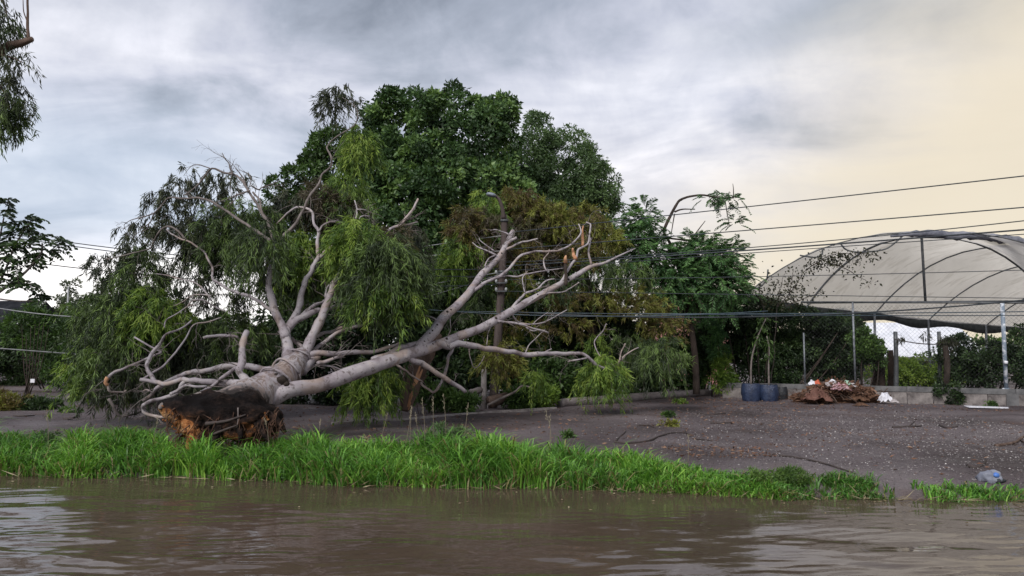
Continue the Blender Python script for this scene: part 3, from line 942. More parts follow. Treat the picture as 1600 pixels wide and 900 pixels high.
prof = [(249, 628, 640, 0.04), (256, 624, 647, 0.12), (268, 620, 657, 0.18), (286, 617, 670, 0.24), (306, 615, 684, 0.28), (330, 614, 690, 0.31), (356, 613, 690, 0.33), (382, 615, 691, 0.34), (406, 622, 691, 0.33), (424, 634, 686, 0.27), (436, 646, 678, 0.18), (443, 656, 668, 0.05)]
pc = catmull(prof, 6)
NU = 44
V, T = [], []
for (px, y0, y1, dep) in pc:
    Yc = 11.12
    a_, b_ = P(px, y0, Yc), P(px, y1, Yc - 0.15)
    cz, hz = (a_[2] + b_[2]) / 2, (a_[2] - b_[2]) / 2
    for k in range(NU):
        th = 2 * math.pi * k / NU
        q = np.array((a_[0], Yc - 0.05 + math.cos(th) * dep, cz + math.sin(th) * hz))
        nz = mnoise.fractal(Vector((q[0] * 3.2, q[1] * 5, q[2] * 6)), 1.0, 2.2, 5)
        rg = mnoise.noise(Vector((q[0] * 1.2, q[1] * 3 + 4, q[2] * 11)))
        f_ = 1 + 0.36 * nz + 0.20 * rg
        q = np.array((q[0] + 0.05 * nz, Yc - 0.05 + math.cos(th) * dep * f_, cz + math.sin(th) * hz * (1 + 0.28 * nz + 0.12 * rg)))
        V.append(q)
        low = np.clip(-math.sin(th) * 0.9 + 0.12, 0, 1) * (math.cos(th) < 0.35)
        lft = math.exp(-((px - 282) / 36.0) ** 2) + 0.75 * math.exp(-((px - 404) / 14.0) ** 2) * math.exp(-((math.sin(th) + 0.15) / 0.35) ** 2)
        T.append(np.clip(0.20 + 0.38 * low + lft * (0.70 * low + 0.28 * (math.sin(th) < 0.15)) + 0.26 * nz, 0, 1))
F = []
nr_ = len(pc)
for r_ in range(nr_ - 1):
    for k in range(NU):
        k2 = (k + 1) % NU
        F.append((r_ * NU + k, (r_ + 1) * NU + k, (r_ + 1) * NU + k2, r_ * NU + k2))
part('root_plate', np.array(V), np.array(F), M['plate'], GUM, np.array(T), smooth=True)
# hanging roots
for (pts, r0, r1, mt) in [
        ([(262, 634, 11.0), (254, 634, 10.95), (249, 639, 10.9)], 8, 2.5, 'twig'),
        ([(370, 664, 10.75), (376, 678, 10.68), (374, 692, 10.66)], 7, 1.5, 'char'),
        ([(342, 664, 10.75), (338, 682, 10.68), (330, 696, 10.64)], 9, 2, 'char'),
        ([(405, 660, 10.8), (412, 676, 10.72), (420, 690, 10.7)], 9, 2, 'char'),
        ([(322, 662, 10.72), (352, 658, 10.66), (384, 648, 10.72)], 3, 1.2, 'dark_twig'),
        ([(330, 680, 10.65), (352, 671, 10.6), (372, 664, 10.66)], 2.2, 1.0, 'dark_twig'),
        ([(418, 650, 10.95), (436, 662, 10.9), (446, 676, 10.9)], 9, 3, 'char'),
        ([(300, 622, 11.05), (318, 616, 11.1), (345, 615, 11.2), (362, 611, 11.3)], 6, 4, 'twig'),
        ([(372, 637, 10.74), (372, 656, 10.7), (370, 668, 10.66)], 1.3, 0.9, 'straw')]:
    mm = MB().tube([P(*p) for p in pts], np.linspace(r0, r1, len(pts)) * 10.8 / FPX, 8, 5, 0.25)
    if mt == 'straw':
        mt = 'twig'
    mm.build('root', M[mt], GUM, smooth=True)
# orange rotten heartwood, crumbling into lumps and one spike down into the grass
hw = MB()
hw.tube([P(292, 658, 10.92), P(301, 676, 10.82), P(299, 690, 10.74), P(294, 709, 10.66)], np.array((12, 11, 7.5, 3.5)) * 10.7 / FPX, 14, 6, 0.6)
hw.build('root_spike', M['heart'], GUM)
hw = MB()
for k in range(150):
    if k % 5 == 0:
        px, py, Y = 404 + RNG.normal(0, 9), 660 + RNG.normal(0, 6), 10.80
    else:
        t_ = RNG.uniform()
        px, py, Y = 264 + 40 * t_ + RNG.normal(0, 7), 646 + 34 * t_ + RNG.normal(0, 6), 10.94 - 0.10 * t_ + RNG.normal(0, 0.03)
    sz = RNG.uniform(0.008, 0.022)
    Rm = Matrix.Rotation(RNG.uniform(0, 3), 3, rand_unit(1)[0].tolist())
    V, F = blob(P(px, py, Y), (sz * RNG.uniform(0.8, 2.4), sz, sz * RNG.uniform(0.5, 1.2)), 6, 4, 0.5, 2.0, k * 1.3, Rm)
    hw.add(V, F)
hw.build('rotten_chip', M['heart'], GUM, kind='stuff')


fib = MB()
for k in range(110):
    px = RNG.uniform(258, 440)
    y0 = 640 + RNG.uniform(0, 46)
    a = P(px, y0, 10.80 + RNG.normal(0, 0.06))
    d = unit(np.array((RNG.normal(0, 0.6), -0.5, -0.8)))
    ln = RNG.uniform(0.06, 0.30)
    fib.tube([a + (0, 0.12, 0.03), a, a + d * ln * 0.5 + RNG.normal(0, 0.02, 3), a + d * ln + RNG.normal(0, 0.04, 3) - (0, 0, ln * 0.3)], [0.012, 0.009, 0.006, 0.002], 5, 2, 0.1, False)
fib.build('root_fibres', M['fibre'], GUM, smooth=True, kind='stuff')


# foliage of the fallen tree: drooping sprays of narrow leaves round the branch ends
def gum_clump(px, py, rx, ry, Y, dY, twigs, per, mat, L=(0.09, 0.19), Wd=0.016, droop=0.75, tint=(0.0, 1.0), tl=(0.25, 0.7), parent=None, twigmesh=None, shell=0.0):
    k = Y / FPX
    c = P(px, py, Y)
    rad = np.array((rx * k, dY, ry * k))
    u = rand_unit(twigs)
    rr = RNG.uniform(0, 1, (twigs, 1)) ** (0.45 if not shell else 0.2)
    st = c + u * rr * rad * 0.92
    ll = RNG.uniform(*tl, twigs)
    hz = unit(u * (1, 1, 0.3) + RNG.normal(0, 0.5, (twigs, 3)))
    lv = Leaves()
    s = RNG.uniform(0.05, 1, (twigs, per))
    out = s[:, :, None] * ll[:, None, None]
    pos = st[:, None] + hz[:, None] * out * (1 - 0.45 * droop * s[:, :, None]) + np.array((0, 0, -1.0)) * (droop * out * s[:, :, None])
    pos = pos + RNG.normal(0, 0.018, pos.shape)
    D = unit(hz[:, None] * (0.55 * (1 - droop) + 0.2) + np.array((0, 0, -1.0)) * droop * 1.0 + RNG.normal(0, 0.33, pos.shape))
    tw = RNG.uniform(*tint, (twigs, 1))
    T = np.clip(tw + RNG.normal(0, 0.16, (twigs, per)), 0, 1)
    n = twigs * per
    lv.add(pos.reshape(n, 3), D.reshape(n, 3), RNG.uniform(*L, n), RNG.uniform(0.7, 1.3, n) * Wd, T.reshape(n))
    o = lv.build('foliage', M[mat], parent or GUM, fold=0.15, bend=0.12)
    if twigmesh is not None:
        for i in range(0, twigs, 3):
            q = [st[i]]
            for f in (0.5, 1.0):
                q.append(st[i] + hz[i] * ll[i] * f * (1 - 0.45 * droop * f) + np.array((0, 0, -1.0)) * droop * ll[i] * f * f)
            twigmesh.tube(q, [0.006, 0.004, 0.002], 3, 1, 0, False)
    return o


TW = MB()
g, gd, gb, ol, br = 'leaf_gum', 'leaf_gum_dark', 'leaf_gum_bright', 'leaf_olive', 'leaf_brown'
clumps = [
    # left crown, thin and dark against the sky
    (205, 400, 34, 34, 14.5, 0.5, 60, 26, gd), (180, 430, 40, 34, 14.5, 0.5, 70, 24, gd), (215, 372, 26, 22, 14.5, 0.4, 28, 22, gd),
    (262, 330, 34, 30, 14.5, 0.5, 44, 22, gd), (290, 290, 24, 24, 14.5, 0.4, 30, 20, gd), (275, 300, 34, 20, 14.5, 0.4, 24, 18, gd),
    (345, 300, 34, 30, 14.3, 0.5, 44, 22, gd), (365, 285, 26, 18, 14.3, 0.4, 18, 18, gd), (330, 325, 30, 24, 14.3, 0.4, 36, 22, gd),
    (275, 365, 36, 34, 14.3, 0.5, 90, 28, gd), (245, 310, 22, 26, 14.5, 0.4, 18, 18, gd),
    # left crown, dense
    (225, 440, 30, 60, 14.2, 0.5, 150, 36, g), (200, 490, 45, 50, 14.0, 0.6, 200, 38, g), (245, 500, 40, 50, 13.7, 0.5, 180, 38, gb),
    (320, 385, 40, 50, 14.2, 0.6, 180, 36, gd), (355, 380, 42, 70, 14.0, 0.6, 260, 40, g),
    (395, 370, 40, 60, 13.9, 0.5, 240, 40, g), (412, 392, 28, 46, 13.6, 0.35, 110, 36, g), 
    (360, 540, 70, 50, 14.4, 0.6, 220, 36, g), (300, 555, 60, 50, 14.4, 0.6, 200, 34, gd),
    (175, 560, 55, 55, 14.2, 0.6, 200, 36, g), (135, 590, 34, 45, 14.6, 0.5, 120, 34, gb),
    (210, 600, 60, 36, 14.2, 0.5, 160, 32, gd), (230, 560, 50, 50, 14.6, 0.5, 150, 32, gd), (150, 500, 36, 46, 14.6, 0.5, 110, 32, g), (310, 610, 60, 26, 14.2, 0.4, 110, 30, gd),
    (330, 470, 56, 34, 14.4, 0.6, 80, 26, gd), (400, 460, 30, 30, 14.2, 0.4, 40, 26, g), (300, 440, 44, 30, 14.6, 0.5, 60, 22, gd),
    # middle crown
    (470, 405, 40, 42, 14.2, 0.5, 200, 38, gb), (450, 440, 34, 40, 14.3, 0.4, 150, 36, g), (510, 420, 34, 45, 14.4, 0.5, 180, 36, g),
    (520, 345, 46, 34, 14.8, 0.5, 130, 28, br), (500, 320, 40, 30, 14.8, 0.5, 90, 26, br), (455, 335, 34, 30, 14.6, 0.4, 100, 28, gd),
    (545, 340, 24, 46, 14.7, 0.4, 90, 32, g), (553, 390, 30, 50, 14.2, 0.4, 170, 38, gb), (560, 240, 22, 44, 15.1, 0.4, 110, 34, gb), (540, 300, 24, 24, 15.0, 0.4, 50, 28, gb),
    (600, 410, 46, 44, 14.1, 0.6, 260, 42, g), (585, 450, 42, 34, 13.9, 0.5, 190, 40, g), (630, 440, 36, 46, 14.3, 0.5, 210, 40, g),
    (640, 400, 26, 50, 14.7, 0.4, 120, 34, gd), (600, 470, 46, 18, 13.9, 0.4, 100, 36, gb), (615, 390, 34, 22, 13.9, 0.4, 80, 30, br),
    (524, 158, 20, 22, 15.0, 0.3, 34, 22, gd), (512, 178, 14, 22, 15.0, 0.3, 26, 22, gd), (540, 150, 22, 14, 15.0, 0.3, 10, 12, gd), (560, 172, 8, 18, 15.0, 0.2, 8, 16, gd),
    # greenery caught under the long limb
    (570, 610, 34, 30, 14.2, 0.5, 120, 36, gb), (588, 600, 24, 26, 14.2, 0.4, 80, 34, gb), (590, 585, 40, 20, 14.4, 0.5, 60, 30, g),
    # right crown, olive and brown
    (735, 370, 38, 40, 17.0, 0.6, 190, 34, ol), (750, 355, 40, 22, 17.0, 0.5, 100, 30, br), (722, 405, 26, 34, 16.9, 0.5, 110, 34, gb), (710, 425, 24, 20, 16.9, 0.4, 60, 32, gb),
    (760, 410, 34, 30, 17.1, 0.5, 100, 30, br), (765, 330, 16, 30, 17.6, 0.4, 80, 32, gb), (808, 330, 36, 26, 17.9, 0.5, 150, 32, ol), (845, 345, 40, 28, 17.9, 0.5, 160, 32, ol),
    (830, 370, 44, 30, 17.8, 0.5, 150, 30, br), (875, 370, 40, 40, 17.9, 0.6, 180, 32, ol), (915, 360, 34, 36, 17.9, 0.6, 150, 32, ol), (945, 385, 30, 34, 17.9, 0.6, 120, 32, ol),
    (820, 410, 46, 26, 17.6, 0.5, 140, 30, ol), (860, 420, 44, 30, 17.7, 0.5, 150, 30, br), (905, 410, 34, 26, 17.6, 0.5, 100, 30, ol), (800, 450, 40, 30, 17.3, 0.5, 120, 30, ol),
    (765, 470, 30, 30, 17.2, 0.5, 80, 30, g), (850, 470, 50, 26, 17.4, 0.5, 120, 28, g), (930, 430, 40, 30, 17.6, 0.5, 120, 30, g), (980, 440, 34, 34, 17.8, 0.5, 130, 30, g),
    (945, 480, 40, 30, 17.7, 0.5, 120, 30, ol), (1000, 490, 44, 40, 17.8, 0.6, 190, 32, ol), (1035, 520, 30, 40, 17.9, 0.5, 120, 32, ol), (985, 550, 36, 34, 17.5, 0.5, 110, 30, g), (1030, 570, 34, 30, 17.8, 0.5, 100, 30, g),
    (942, 594, 30, 26, 16.9, 0.4, 130, 34, gb), (880, 480, 30, 24, 17.3, 0.4, 60, 28, ol), (928, 545, 16, 24, 17.2, 0.3, 40, 28, gb), (841, 605, 9, 12, 17.0, 0.2, 24, 20, 'leaf_lime'),
    (800, 520, 40, 30, 17.4, 0.5, 90, 28, ol), (880, 520, 40, 28, 17.4, 0.5, 90, 28, ol), (740, 500, 30, 30, 17.4, 0.5, 70, 28, g), (785, 575, 40, 30, 17.6, 0.5, 90, 28, ol),
]
for (px, py, rx, ry, Y, dY, tw, per, mt) in clumps:
    kw = {}
    if px < 680:
        Y += 0.75 if py < 560 else 0.3
        py -= 12
        if (px, py + 12) in ((412, 392), (600, 410), (585, 450), (630, 440), (600, 470), (553, 390)):
            Y -= 1.25
        ry *= 0.85
        tw = int(tw * (0.62 if px < 460 else 0.8))
    elif Y > 16.5 and py >= 570:
        py -= 16
    elif Y > 16.5:
        Y += 2.4
        py -= 14
        ry *= 0.85
        tw = int(tw * (0.8 if py < 415 else 0.5))
    if mt in (ol, br):
        c_ = RNG.uniform(0, 0.45)
        kw = dict(L=(0.08, 0.18), Wd=0.019, droop=0.45, tl=(0.15, 0.42), tint=(c_, c_ + 0.6))
    elif tw < 100 and mt == gd and py < 420:
        kw = dict(L=(0.10, 0.19), Wd=0.02, droop=0.85, tl=(0.15, 0.5))
    elif mt == gb:
        kw = dict(Wd=0.018, droop=0.7)
    gum_clump(px, py, rx, ry, Y, dY, tw, per, mt, twigmesh=TW, **kw)
TW.build('fine_twigs', M['dark_twig'], GUM, kind='stuff')


# ------------------------------------------------------------------ trees and shrubs behind
def limb_px_path(x0, y0, Y0, x1, y1, Y1, bend=0.12, n=5):
    a, c = P(x0, y0, Y0), P(x1, y1, Y1)
    d = np.linalg.norm(c - a)
    out = []
    o1 = RNG.normal(0, bend * d, 3)
    for i in range(n):
        t_ = i / (n - 1)
        out.append(a + (c - a) * t_ + o1 * math.sin(math.pi * t_) + (np.array((0, 0, 0.1 * d)) * math.sin(math.pi * t_)))
    return out


def crown_leaves(lv, ells, n_clumps, rc, per, L, Wd, inner=0.35, down=0.2, tint=(0.15, 0.75), up=0.25):
    """ells: (px, py, rx, ry, Y, rY metres)"""
    areas = np.array([e[2] * e[3] for e in ells], float)
    pick = RNG.choice(len(ells), n_clumps, p=areas / areas.sum())
    cs, ns, rs = [], [], []
    for i in range(n_clumps):
        px, py, rx, ry, Y, rY = ells[pick[i]]
        k = Y / FPX
        u = rand_unit(1)[0]
        if u[1] > 0.5:
            u[1] *= -1
        d = np.array((rx * k, rY, ry * k))
        f = RNG.uniform(0.72, 1.10) if RNG.uniform() > inner else RNG.uniform(0.2, 0.75)
        cs.append(P(px, py, Y) + u * d * f)
        ns.append(unit(u / d))
        rs.append(rc * RNG.uniform(0.6, 1.35))
    cs, ns, rs = np.array(cs), np.array(ns), np.array(rs)
    v = rand_unit(n_clumps * per).reshape(n_clumps, per, 3)
    v = unit(v + ns[:, None] * 0.6 + np.array((0, 0, up)))
    rad = RNG.uniform(0.35, 1.0, (n_clumps, per, 1)) ** 0.6 * rs[:, None, None]
    pos = cs[:, None] + v * rad * np.array((1, 1, 0.8))
    D = unit(v * 0.7 + np.array((0, 0, -1.0)) * down + RNG.normal(0, 0.45, pos.shape))
    T = np.clip(RNG.uniform(*tint, (n_clumps, 1)) + RNG.normal(0, 0.14, (n_clumps, per)), 0, 1)
    n = n_clumps * per
    lv.add(pos.reshape(n, 3), D.reshape(n, 3), RNG.uniform(0.5, 1.4, n) * L, RNG.uniform(0.6, 1.3, n) * Wd, T.reshape(n))
    return cs


def tree(name, label, cat, base, trunk_r, fork, ells, n_clumps, rc, per, L, Wd, mat, bark='dark_bark', nlimb=9, group=None, inner=0.35, down=0.2, tint=(0.15, 0.75), fold=0.25):
    """base (px, Y): where the trunk stands; fork: pixel height where limbs leave it"""
    bx, bY = base
    b0 = P(bx, 540, bY)
    b0[2] = float(ground_z(b0[0], bY)) - 0.05
    t = thing(name, label, cat, tuple(b0), group)
    top = P(bx + RNG.normal(0, 4), fork, bY)
    pts = [b0, b0 * 0.66 + top * 0.34 + (0.06, 0.05, 0), b0 * 0.33 + top * 0.67 - (0.05, 0, 0), top]
    m = MB().tube(pts, [trunk_r * 1.25, trunk_r, trunk_r * 0.85, trunk_r * 0.7], 10, 4, 0.2)
    m.build('trunk', M[bark], t, smooth=True)
    lv = Leaves()
    cs = crown_leaves(lv, ells, n_clumps, rc, per, L, Wd, inner, down, tint)
    lm = MB()
    for i in range(nlimb):
        e = cs[RNG.integers(len(cs))]
        d = np.linalg.norm(e - top)
        mid = top * 0.5 + e * 0.5 + RNG.normal(0, 0.08 * d, 3) + (0, 0, 0.05 * d)
        MB().tube([top * 0.98 + b0 * 0.02, top * 0.75 + mid * 0.25, mid, e], [trunk_r * 0.6, trunk_r * 0.45, trunk_r * 0.28, trunk_r * 0.08], 6, 3, 0.15).build('limb', M[bark], t, smooth=True)
    lv.build('crown', M[mat], t, fold=fold)
    return t


# big broad-leaved tree in the middle
tree('broadleaf_tree', 'largest dark green broad-leaved tree, round crown towering behind the fallen gum', 'tree', (700, 27.5), 0.34, 430,
     [(650, 248, 62, 92, 27.5, 2.2), (712, 220, 72, 66, 27.5, 2.2), (762, 228, 40, 70, 27.2, 1.9), (610, 290, 66, 80, 27.2, 2.2), (690, 320, 100, 100, 26.8, 2.4), (580, 245, 34, 50, 27.4, 1.6), (770, 320, 50, 60, 27, 2.0), (790, 380, 80, 80, 26.8, 2.0), (640, 390, 90, 90, 26.5, 2.2), (720, 440, 100, 80, 26.8, 2.0), (618, 184, 34, 36, 27.5, 1.2), (780, 188, 26, 36, 27.4, 1.1), (795, 300, 40, 50, 27.2, 1.4), (860, 400, 70, 70, 26.9, 1.8)],
     820, 0.40, 120, 0.165, 0.105, 'leaf_broad', nlimb=14, inner=0.25, down=0.25, tint=(0.15, 0.9))
tree('pale_tree', 'paler fine-leaved tree right of and behind the big dark crown', 'tree', (875, 31), 0.28, 430,
     [(838, 228, 34, 46, 31, 1.5), (825, 280, 34, 50, 31, 1.5), (935, 300, 30, 46, 31, 1.3), (885, 265, 52, 56, 31, 1.8), (915, 300, 36, 50, 31, 1.7), (860, 310, 60, 60, 30.6, 1.8), (930, 345, 34, 44, 31, 1.5), (880, 370, 60, 50, 30.8, 1.6)],
     400, 0.38, 120, 0.14, 0.06, 'leaf_pale', nlimb=10, inner=0.25, down=0.45, tint=(0.2, 0.8))
tree('leafy_tree', 'low dark leafy tree at the left shoulder of the big crown', 'tree', (500, 25.5), 0.18, 420,
     [(500, 290, 40, 54, 25.5, 1.4), (520, 245, 28, 32, 25.5, 1.1), (458, 300, 28, 34, 25.5, 1.0), (530, 340, 40, 60, 25.3, 1.4), (470, 350, 40, 50, 25.4, 1.3)],
     150, 0.34, 100, 0.15, 0.085, 'leaf_mid', nlimb=7, tint=(0.05, 0.55))


# ferny fronds: a midrib with two rows of leaflets
def fronds(lv, org, dirs, length, pairs, L, Wd, droop=0.5, tint=(0.2, 0.8), stems=None, spread=0.9):
    n = len(org)
    length = np.broadcast_to(length, (n,))
    side = unit(np.cross(dirs, np.array((0, 0, 1.0)) + RNG.normal(0, 0.25, (n, 3))))
    s = np.linspace(0.12, 1.0, pairs)
    mid = org[:, None] + dirs[:, None] * (length[:, None, None] * s[None, :, None]) + np.array((0, 0, -1.0)) * (droop * length[:, None, None] * (s[None, :, None] ** 2))
    tg = unit(dirs[:, None] + np.array((0, 0, -1.0)) * (2 * droop * s[None, :, None]))
    T0 = RNG.uniform(*tint, (n, 1))
    for sg in (-1, 1):
        D = unit(side[:, None] * sg * spread + tg * 0.55 + np.array((0, 0, -0.25)) + RNG.normal(0, 0.10, mid.shape))
        prof = np.sin(np.clip(s, 0.05, 0.97) * math.pi) ** 0.5 * 0.6 + 0.45
        m = n * pairs
        lv.add(mid.reshape(m, 3), D.reshape(m, 3), (np.broadcast_to(prof, (n, pairs)) * L * RNG.uniform(0.85, 1.1, (n, pairs))).reshape(m), Wd, np.clip(np.broadcast_to(T0, (n, pairs)) + RNG.normal(0, 0.1, (n, pairs)), 0, 1).reshape(m))
    if stems is not None:
        for i in range(n):
            stems.tube([org[i], mid[i, pairs // 2], mid[i, -1]], [0.008, 0.005, 0.002], 3, 1, 0, False)


def frond_cloud(lv, px, py, rx, ry, Y, rY, n, length, pairs, L, Wd, droop, tint=(0.2, 0.8), stems=None):
    k = Y / FPX
    u = rand_unit(n)
    pos = P(px, py, Y) + u * RNG.uniform(0.3, 0.95, (n, 1)) * np.array((rx * k, rY, ry * k))
    d = unit(u + RNG.normal(0, 0.5, (n, 3)) + np.array((0, 0, 0.15)))
    fronds(lv, pos, d, RNG.uniform(0.7, 1.2, n) * length, pairs, L, Wd, droop, tint, stems)


# feathery tree by the corner of the yard
fb = P(1085, 540, 21.5)
fb[2] = 0
FT = thing('feathery_tree', 'feathery-leaved tree at the wall corner with a bare bent branch on top', 'tree', tuple(fb))
for pts, r in [([(1088, 616, 21.5), (1086, 560, 21.5), (1078, 500, 21.4), (1066, 440, 21.3), (1052, 390, 21.2)], 6),
               ([(1078, 500, 21.4), (1050, 450, 21.2), (1015, 400, 21.1)], 4), ([(1078, 500, 21.4), (1100, 450, 21.3), (1130, 400, 21.2)], 4),
               ([(1036, 362, 21.2), (1046, 340, 21.2), (1058, 318, 21.2), (1064, 312, 21.2), (1078, 307, 21.2), (1100, 305, 21.1), (1125, 310, 21.1), (1146, 309, 21.0)], 2.6),
               ([(1052, 390, 21.2), (1044, 375, 21.2), (1036, 362, 21.2)], 3), ([(1054, 331, 21.2), (1066, 327, 21.2), (1086, 327, 21.2)], 1.6),
               ([(1054, 334, 21.2), (1050, 358, 21.2), (1048, 372, 21.2)], 1.0), ([(1080, 374, 21.2), (1092, 358, 21.2), (1102, 345, 21.1)], 1.2), ([(1133, 313, 21.1), (1137, 338, 21.1), (1140, 352, 21.1)], 0.9),
               ([(1146, 309, 21.0), (1146, 296, 21.0), (1145, 287, 21.0)], 0.9), ([(1045, 372, 21.2), (1075, 376, 21.2), (1100, 380, 21.1)], 1.6)]:
    MB().tube([P(*p) for p in pts], np.linspace(r, r * 0.45, len(pts)) * 21.2 / FPX, 7, 4, 0.15).build('branch' if r < 5 else 'trunk', M['dark_bark'], FT, smooth=True)
lv, st = Leaves(), MB()
for (px, py, rx, ry, n) in [(1000, 345, 26, 34, 90), (985, 375, 34, 30, 100), (1020, 400, 40, 34, 130), (1060, 425, 44, 36, 160), (1100, 400, 46, 26, 150), (1120, 435, 40, 40, 170), (1080, 455, 50, 30, 120), (1140, 455, 30, 30, 70), (970, 410, 30, 34, 70), (1030, 450, 40, 30, 90), (1090, 385, 34, 18, 60), (1140, 400, 20, 26, 40), (1150, 430, 24, 24, 26)]:
    frond_cloud(lv, px, py, rx, ry, 21.1, 0.7, int(n * 1.3), 0.46, 15, 0.13, 0.026, 0.4, (0.15, 0.85), st)
for (px, py, rx, ry, n) in [(1106, 312, 14, 8, 12), (1126, 304, 12, 6, 12), (1136, 316, 20, 9, 16), (1148, 348, 12, 9, 16), (1150, 310, 10, 8, 8)]:
    frond_cloud(lv, px, py, rx, ry, 21.05, 0.3, n, 0.34, 10, 0.10, 0.03, 0.5, (0.1, 0.6), st)
st.build('leaf_stalk', M['dark_twig'], FT, kind='stuff')
lv.build('crown', M['leaf_feather'], FT)

# pinnate-leaved tree at the left edge
pb = P(-40, 540, 15.5)
pb[2] = 0
PT = thing('pinnate_tree', 'small dark tree with big pinnate leaves against the sky at the left edge', 'tree', tuple(pb))
for pts, r in [([(-40, 648, 15.5), (-36, 560, 15.5), (-26, 500, 15.4), (-10, 462, 15.3)], 6), ([(-12, 464, 15.3), (14, 445, 15.2), (40, 425, 15.1), (64, 396, 15.0), (66, 380, 15.0)], 2.6),
               ([(-20, 480, 15.3), (0, 440, 15.2), (14, 408, 15.1), (22, 385, 15.1)], 2.2), ([(14, 445, 15.2), (36, 446, 15.1), (44, 440, 15.0)], 1.4), ([(-10, 466, 15.3), (24, 470, 15.1), (56, 470, 15.0)], 1.4), ([(-20, 480, 15.4), (-6, 400, 15.3), (6, 340, 15.2)], 2.2), ([(22, 385, 15.1), (38, 360, 15.1), (48, 345, 15.1)], 1.6)]:
    MB().tube([P(*p) for p in pts], np.linspace(r, r * 0.5, len(pts)) * 15.2 / FPX, 7, 4, 0.15).build('branch' if r < 5 else 'trunk', M['twig'], PT, smooth=True)
lv, st = Leaves(), MB()
for (px, py, n, ln) in [(6, 330, 9, 26), (0, 352, 8, 26), (48, 345, 11, 30), (34, 362, 10, 28), (20, 384, 12, 32), (42, 378, 8, 26), (52, 400, 8, 26), (84, 374, 15, 36), (72, 396, 9, 28), (8, 402, 10, 30), (30, 420, 9, 30), (0, 425, 9, 30), (12, 440, 6, 26), (42, 443, 12, 24), (58, 468, 8, 20), (4, 312, 8, 22), (-12, 380, 10, 34)]:
    n = max(5, int(n * 0.75))
    o = np.repeat(P(px, py, 15.05)[None], n, 0) + RNG.normal(0, 0.05, (n, 3))
    a = np.linspace(0, 2 * math.pi, n, endpoint=False) + RNG.uniform(0, 1)
    d = unit(np.column_stack((np.cos(a), 0.6 * np.sin(a), RNG.uniform(-0.15, 0.75, n))))
    fronds(lv, o, d, ln * 15 / FPX * RNG.uniform(0.8, 1.2, n), 7, 0.15, 0.055, 0.6, (0.0, 0.8), st, 1.0)
st.build('leaf_stalk', M['dark_twig'], PT, kind='stuff')
lv.build('crown', M['leaf_dark'], PT)

# gum branch hanging into the top left corner, its trunk stands outside the frame
ob = P(-190, 540, 9.6)
ob[2] = float(ground_z(ob[0], 9.6)) - 0.1
OT = thing('overhanging_tree', 'standing gum tree whose snapped bough hangs into the top left corner', 'tree', tuple(ob))
MB().tube([ob, ob + (0.1, 0.1, 2.0), P(-170, 200, 9.6), P(-150, -60, 9.6), P(-140, -330, 9.6)], [0.30, 0.24, 0.20, 0.15, 0.07], 12, 5, 0.15).build('trunk', M['gum_bark'], OT, smooth=True)
for pts, r in [([(-165, 150, 9.6), (-90, 110, 9.4), (-30, 92, 9.2), (0, 79, 9.1), (16, 71, 9.1), (34, 67, 9.05), (50, 61, 9.0)], (16, 12, 10, 8, 6.5, 5.5, 4.2)),
               ([(45, 62, 9.0), (43, 40, 9.0), (43.5, 20, 9.0), (43, 0, 9.0), (45, -30, 9.0)], (2.4, 2.2, 1.8, 1.6, 1.0)), ([(42, 32, 9.0), (37, 18, 9.0), (36, 0, 9.0)], (1.0, 0.8, 0.6)),
               ([(-150, -20, 9.6), (-80, -60, 9.4), (-20, -40, 9.2), (4, 0, 9.1), (12, 30, 9.1)], (9, 6, 4, 2, 1)), ([(-30, 92, 9.2), (-14, 120, 9.1), (4, 140, 9.0), (16, 170, 9.0)], (4, 3, 1.6, 0.8)), ([(-4, 84, 9.1), (18, 90, 9.05), (36, 98, 9.0)], (2.4, 1.4, 0.7))]:
    MB().tube([P(*p) for p in pts], np.array(r) * 9.2 / FPX, 8, 4, 0.15).build('branch', M['brown_bark'], OT, smooth=True)
for (px, py, rx, ry, tw, per, mt) in [(2, 20, 14, 30, 40, 20, gd), (14, 40, 12, 16, 26, 18, g), (2, 70, 14, 30, 26, 18, gd), (28, 96, 22, 14, 26, 16, gd), (4, 130, 26, 24, 46, 18, gd), (14, 165, 20, 30, 70, 22, g), (0, 180, 24, 34, 80, 22, g), (28, 150, 10, 30, 20, 16, gd), (-40, 60, 40, 60, 120, 22, g), (-60, 150, 50, 60, 140, 22, g), (-120, -80, 90, 70, 200, 22, g), (-30, -60, 60, 40, 90, 22, g)]:
    gum_clump(px, py, rx, ry, 9.05 if px > -20 else 9.4, 0.25, int(tw * 0.55), per, mt, L=(0.06, 0.13), Wd=0.014, droop=0.85, tl=(0.1, 0.32), parent=OT)


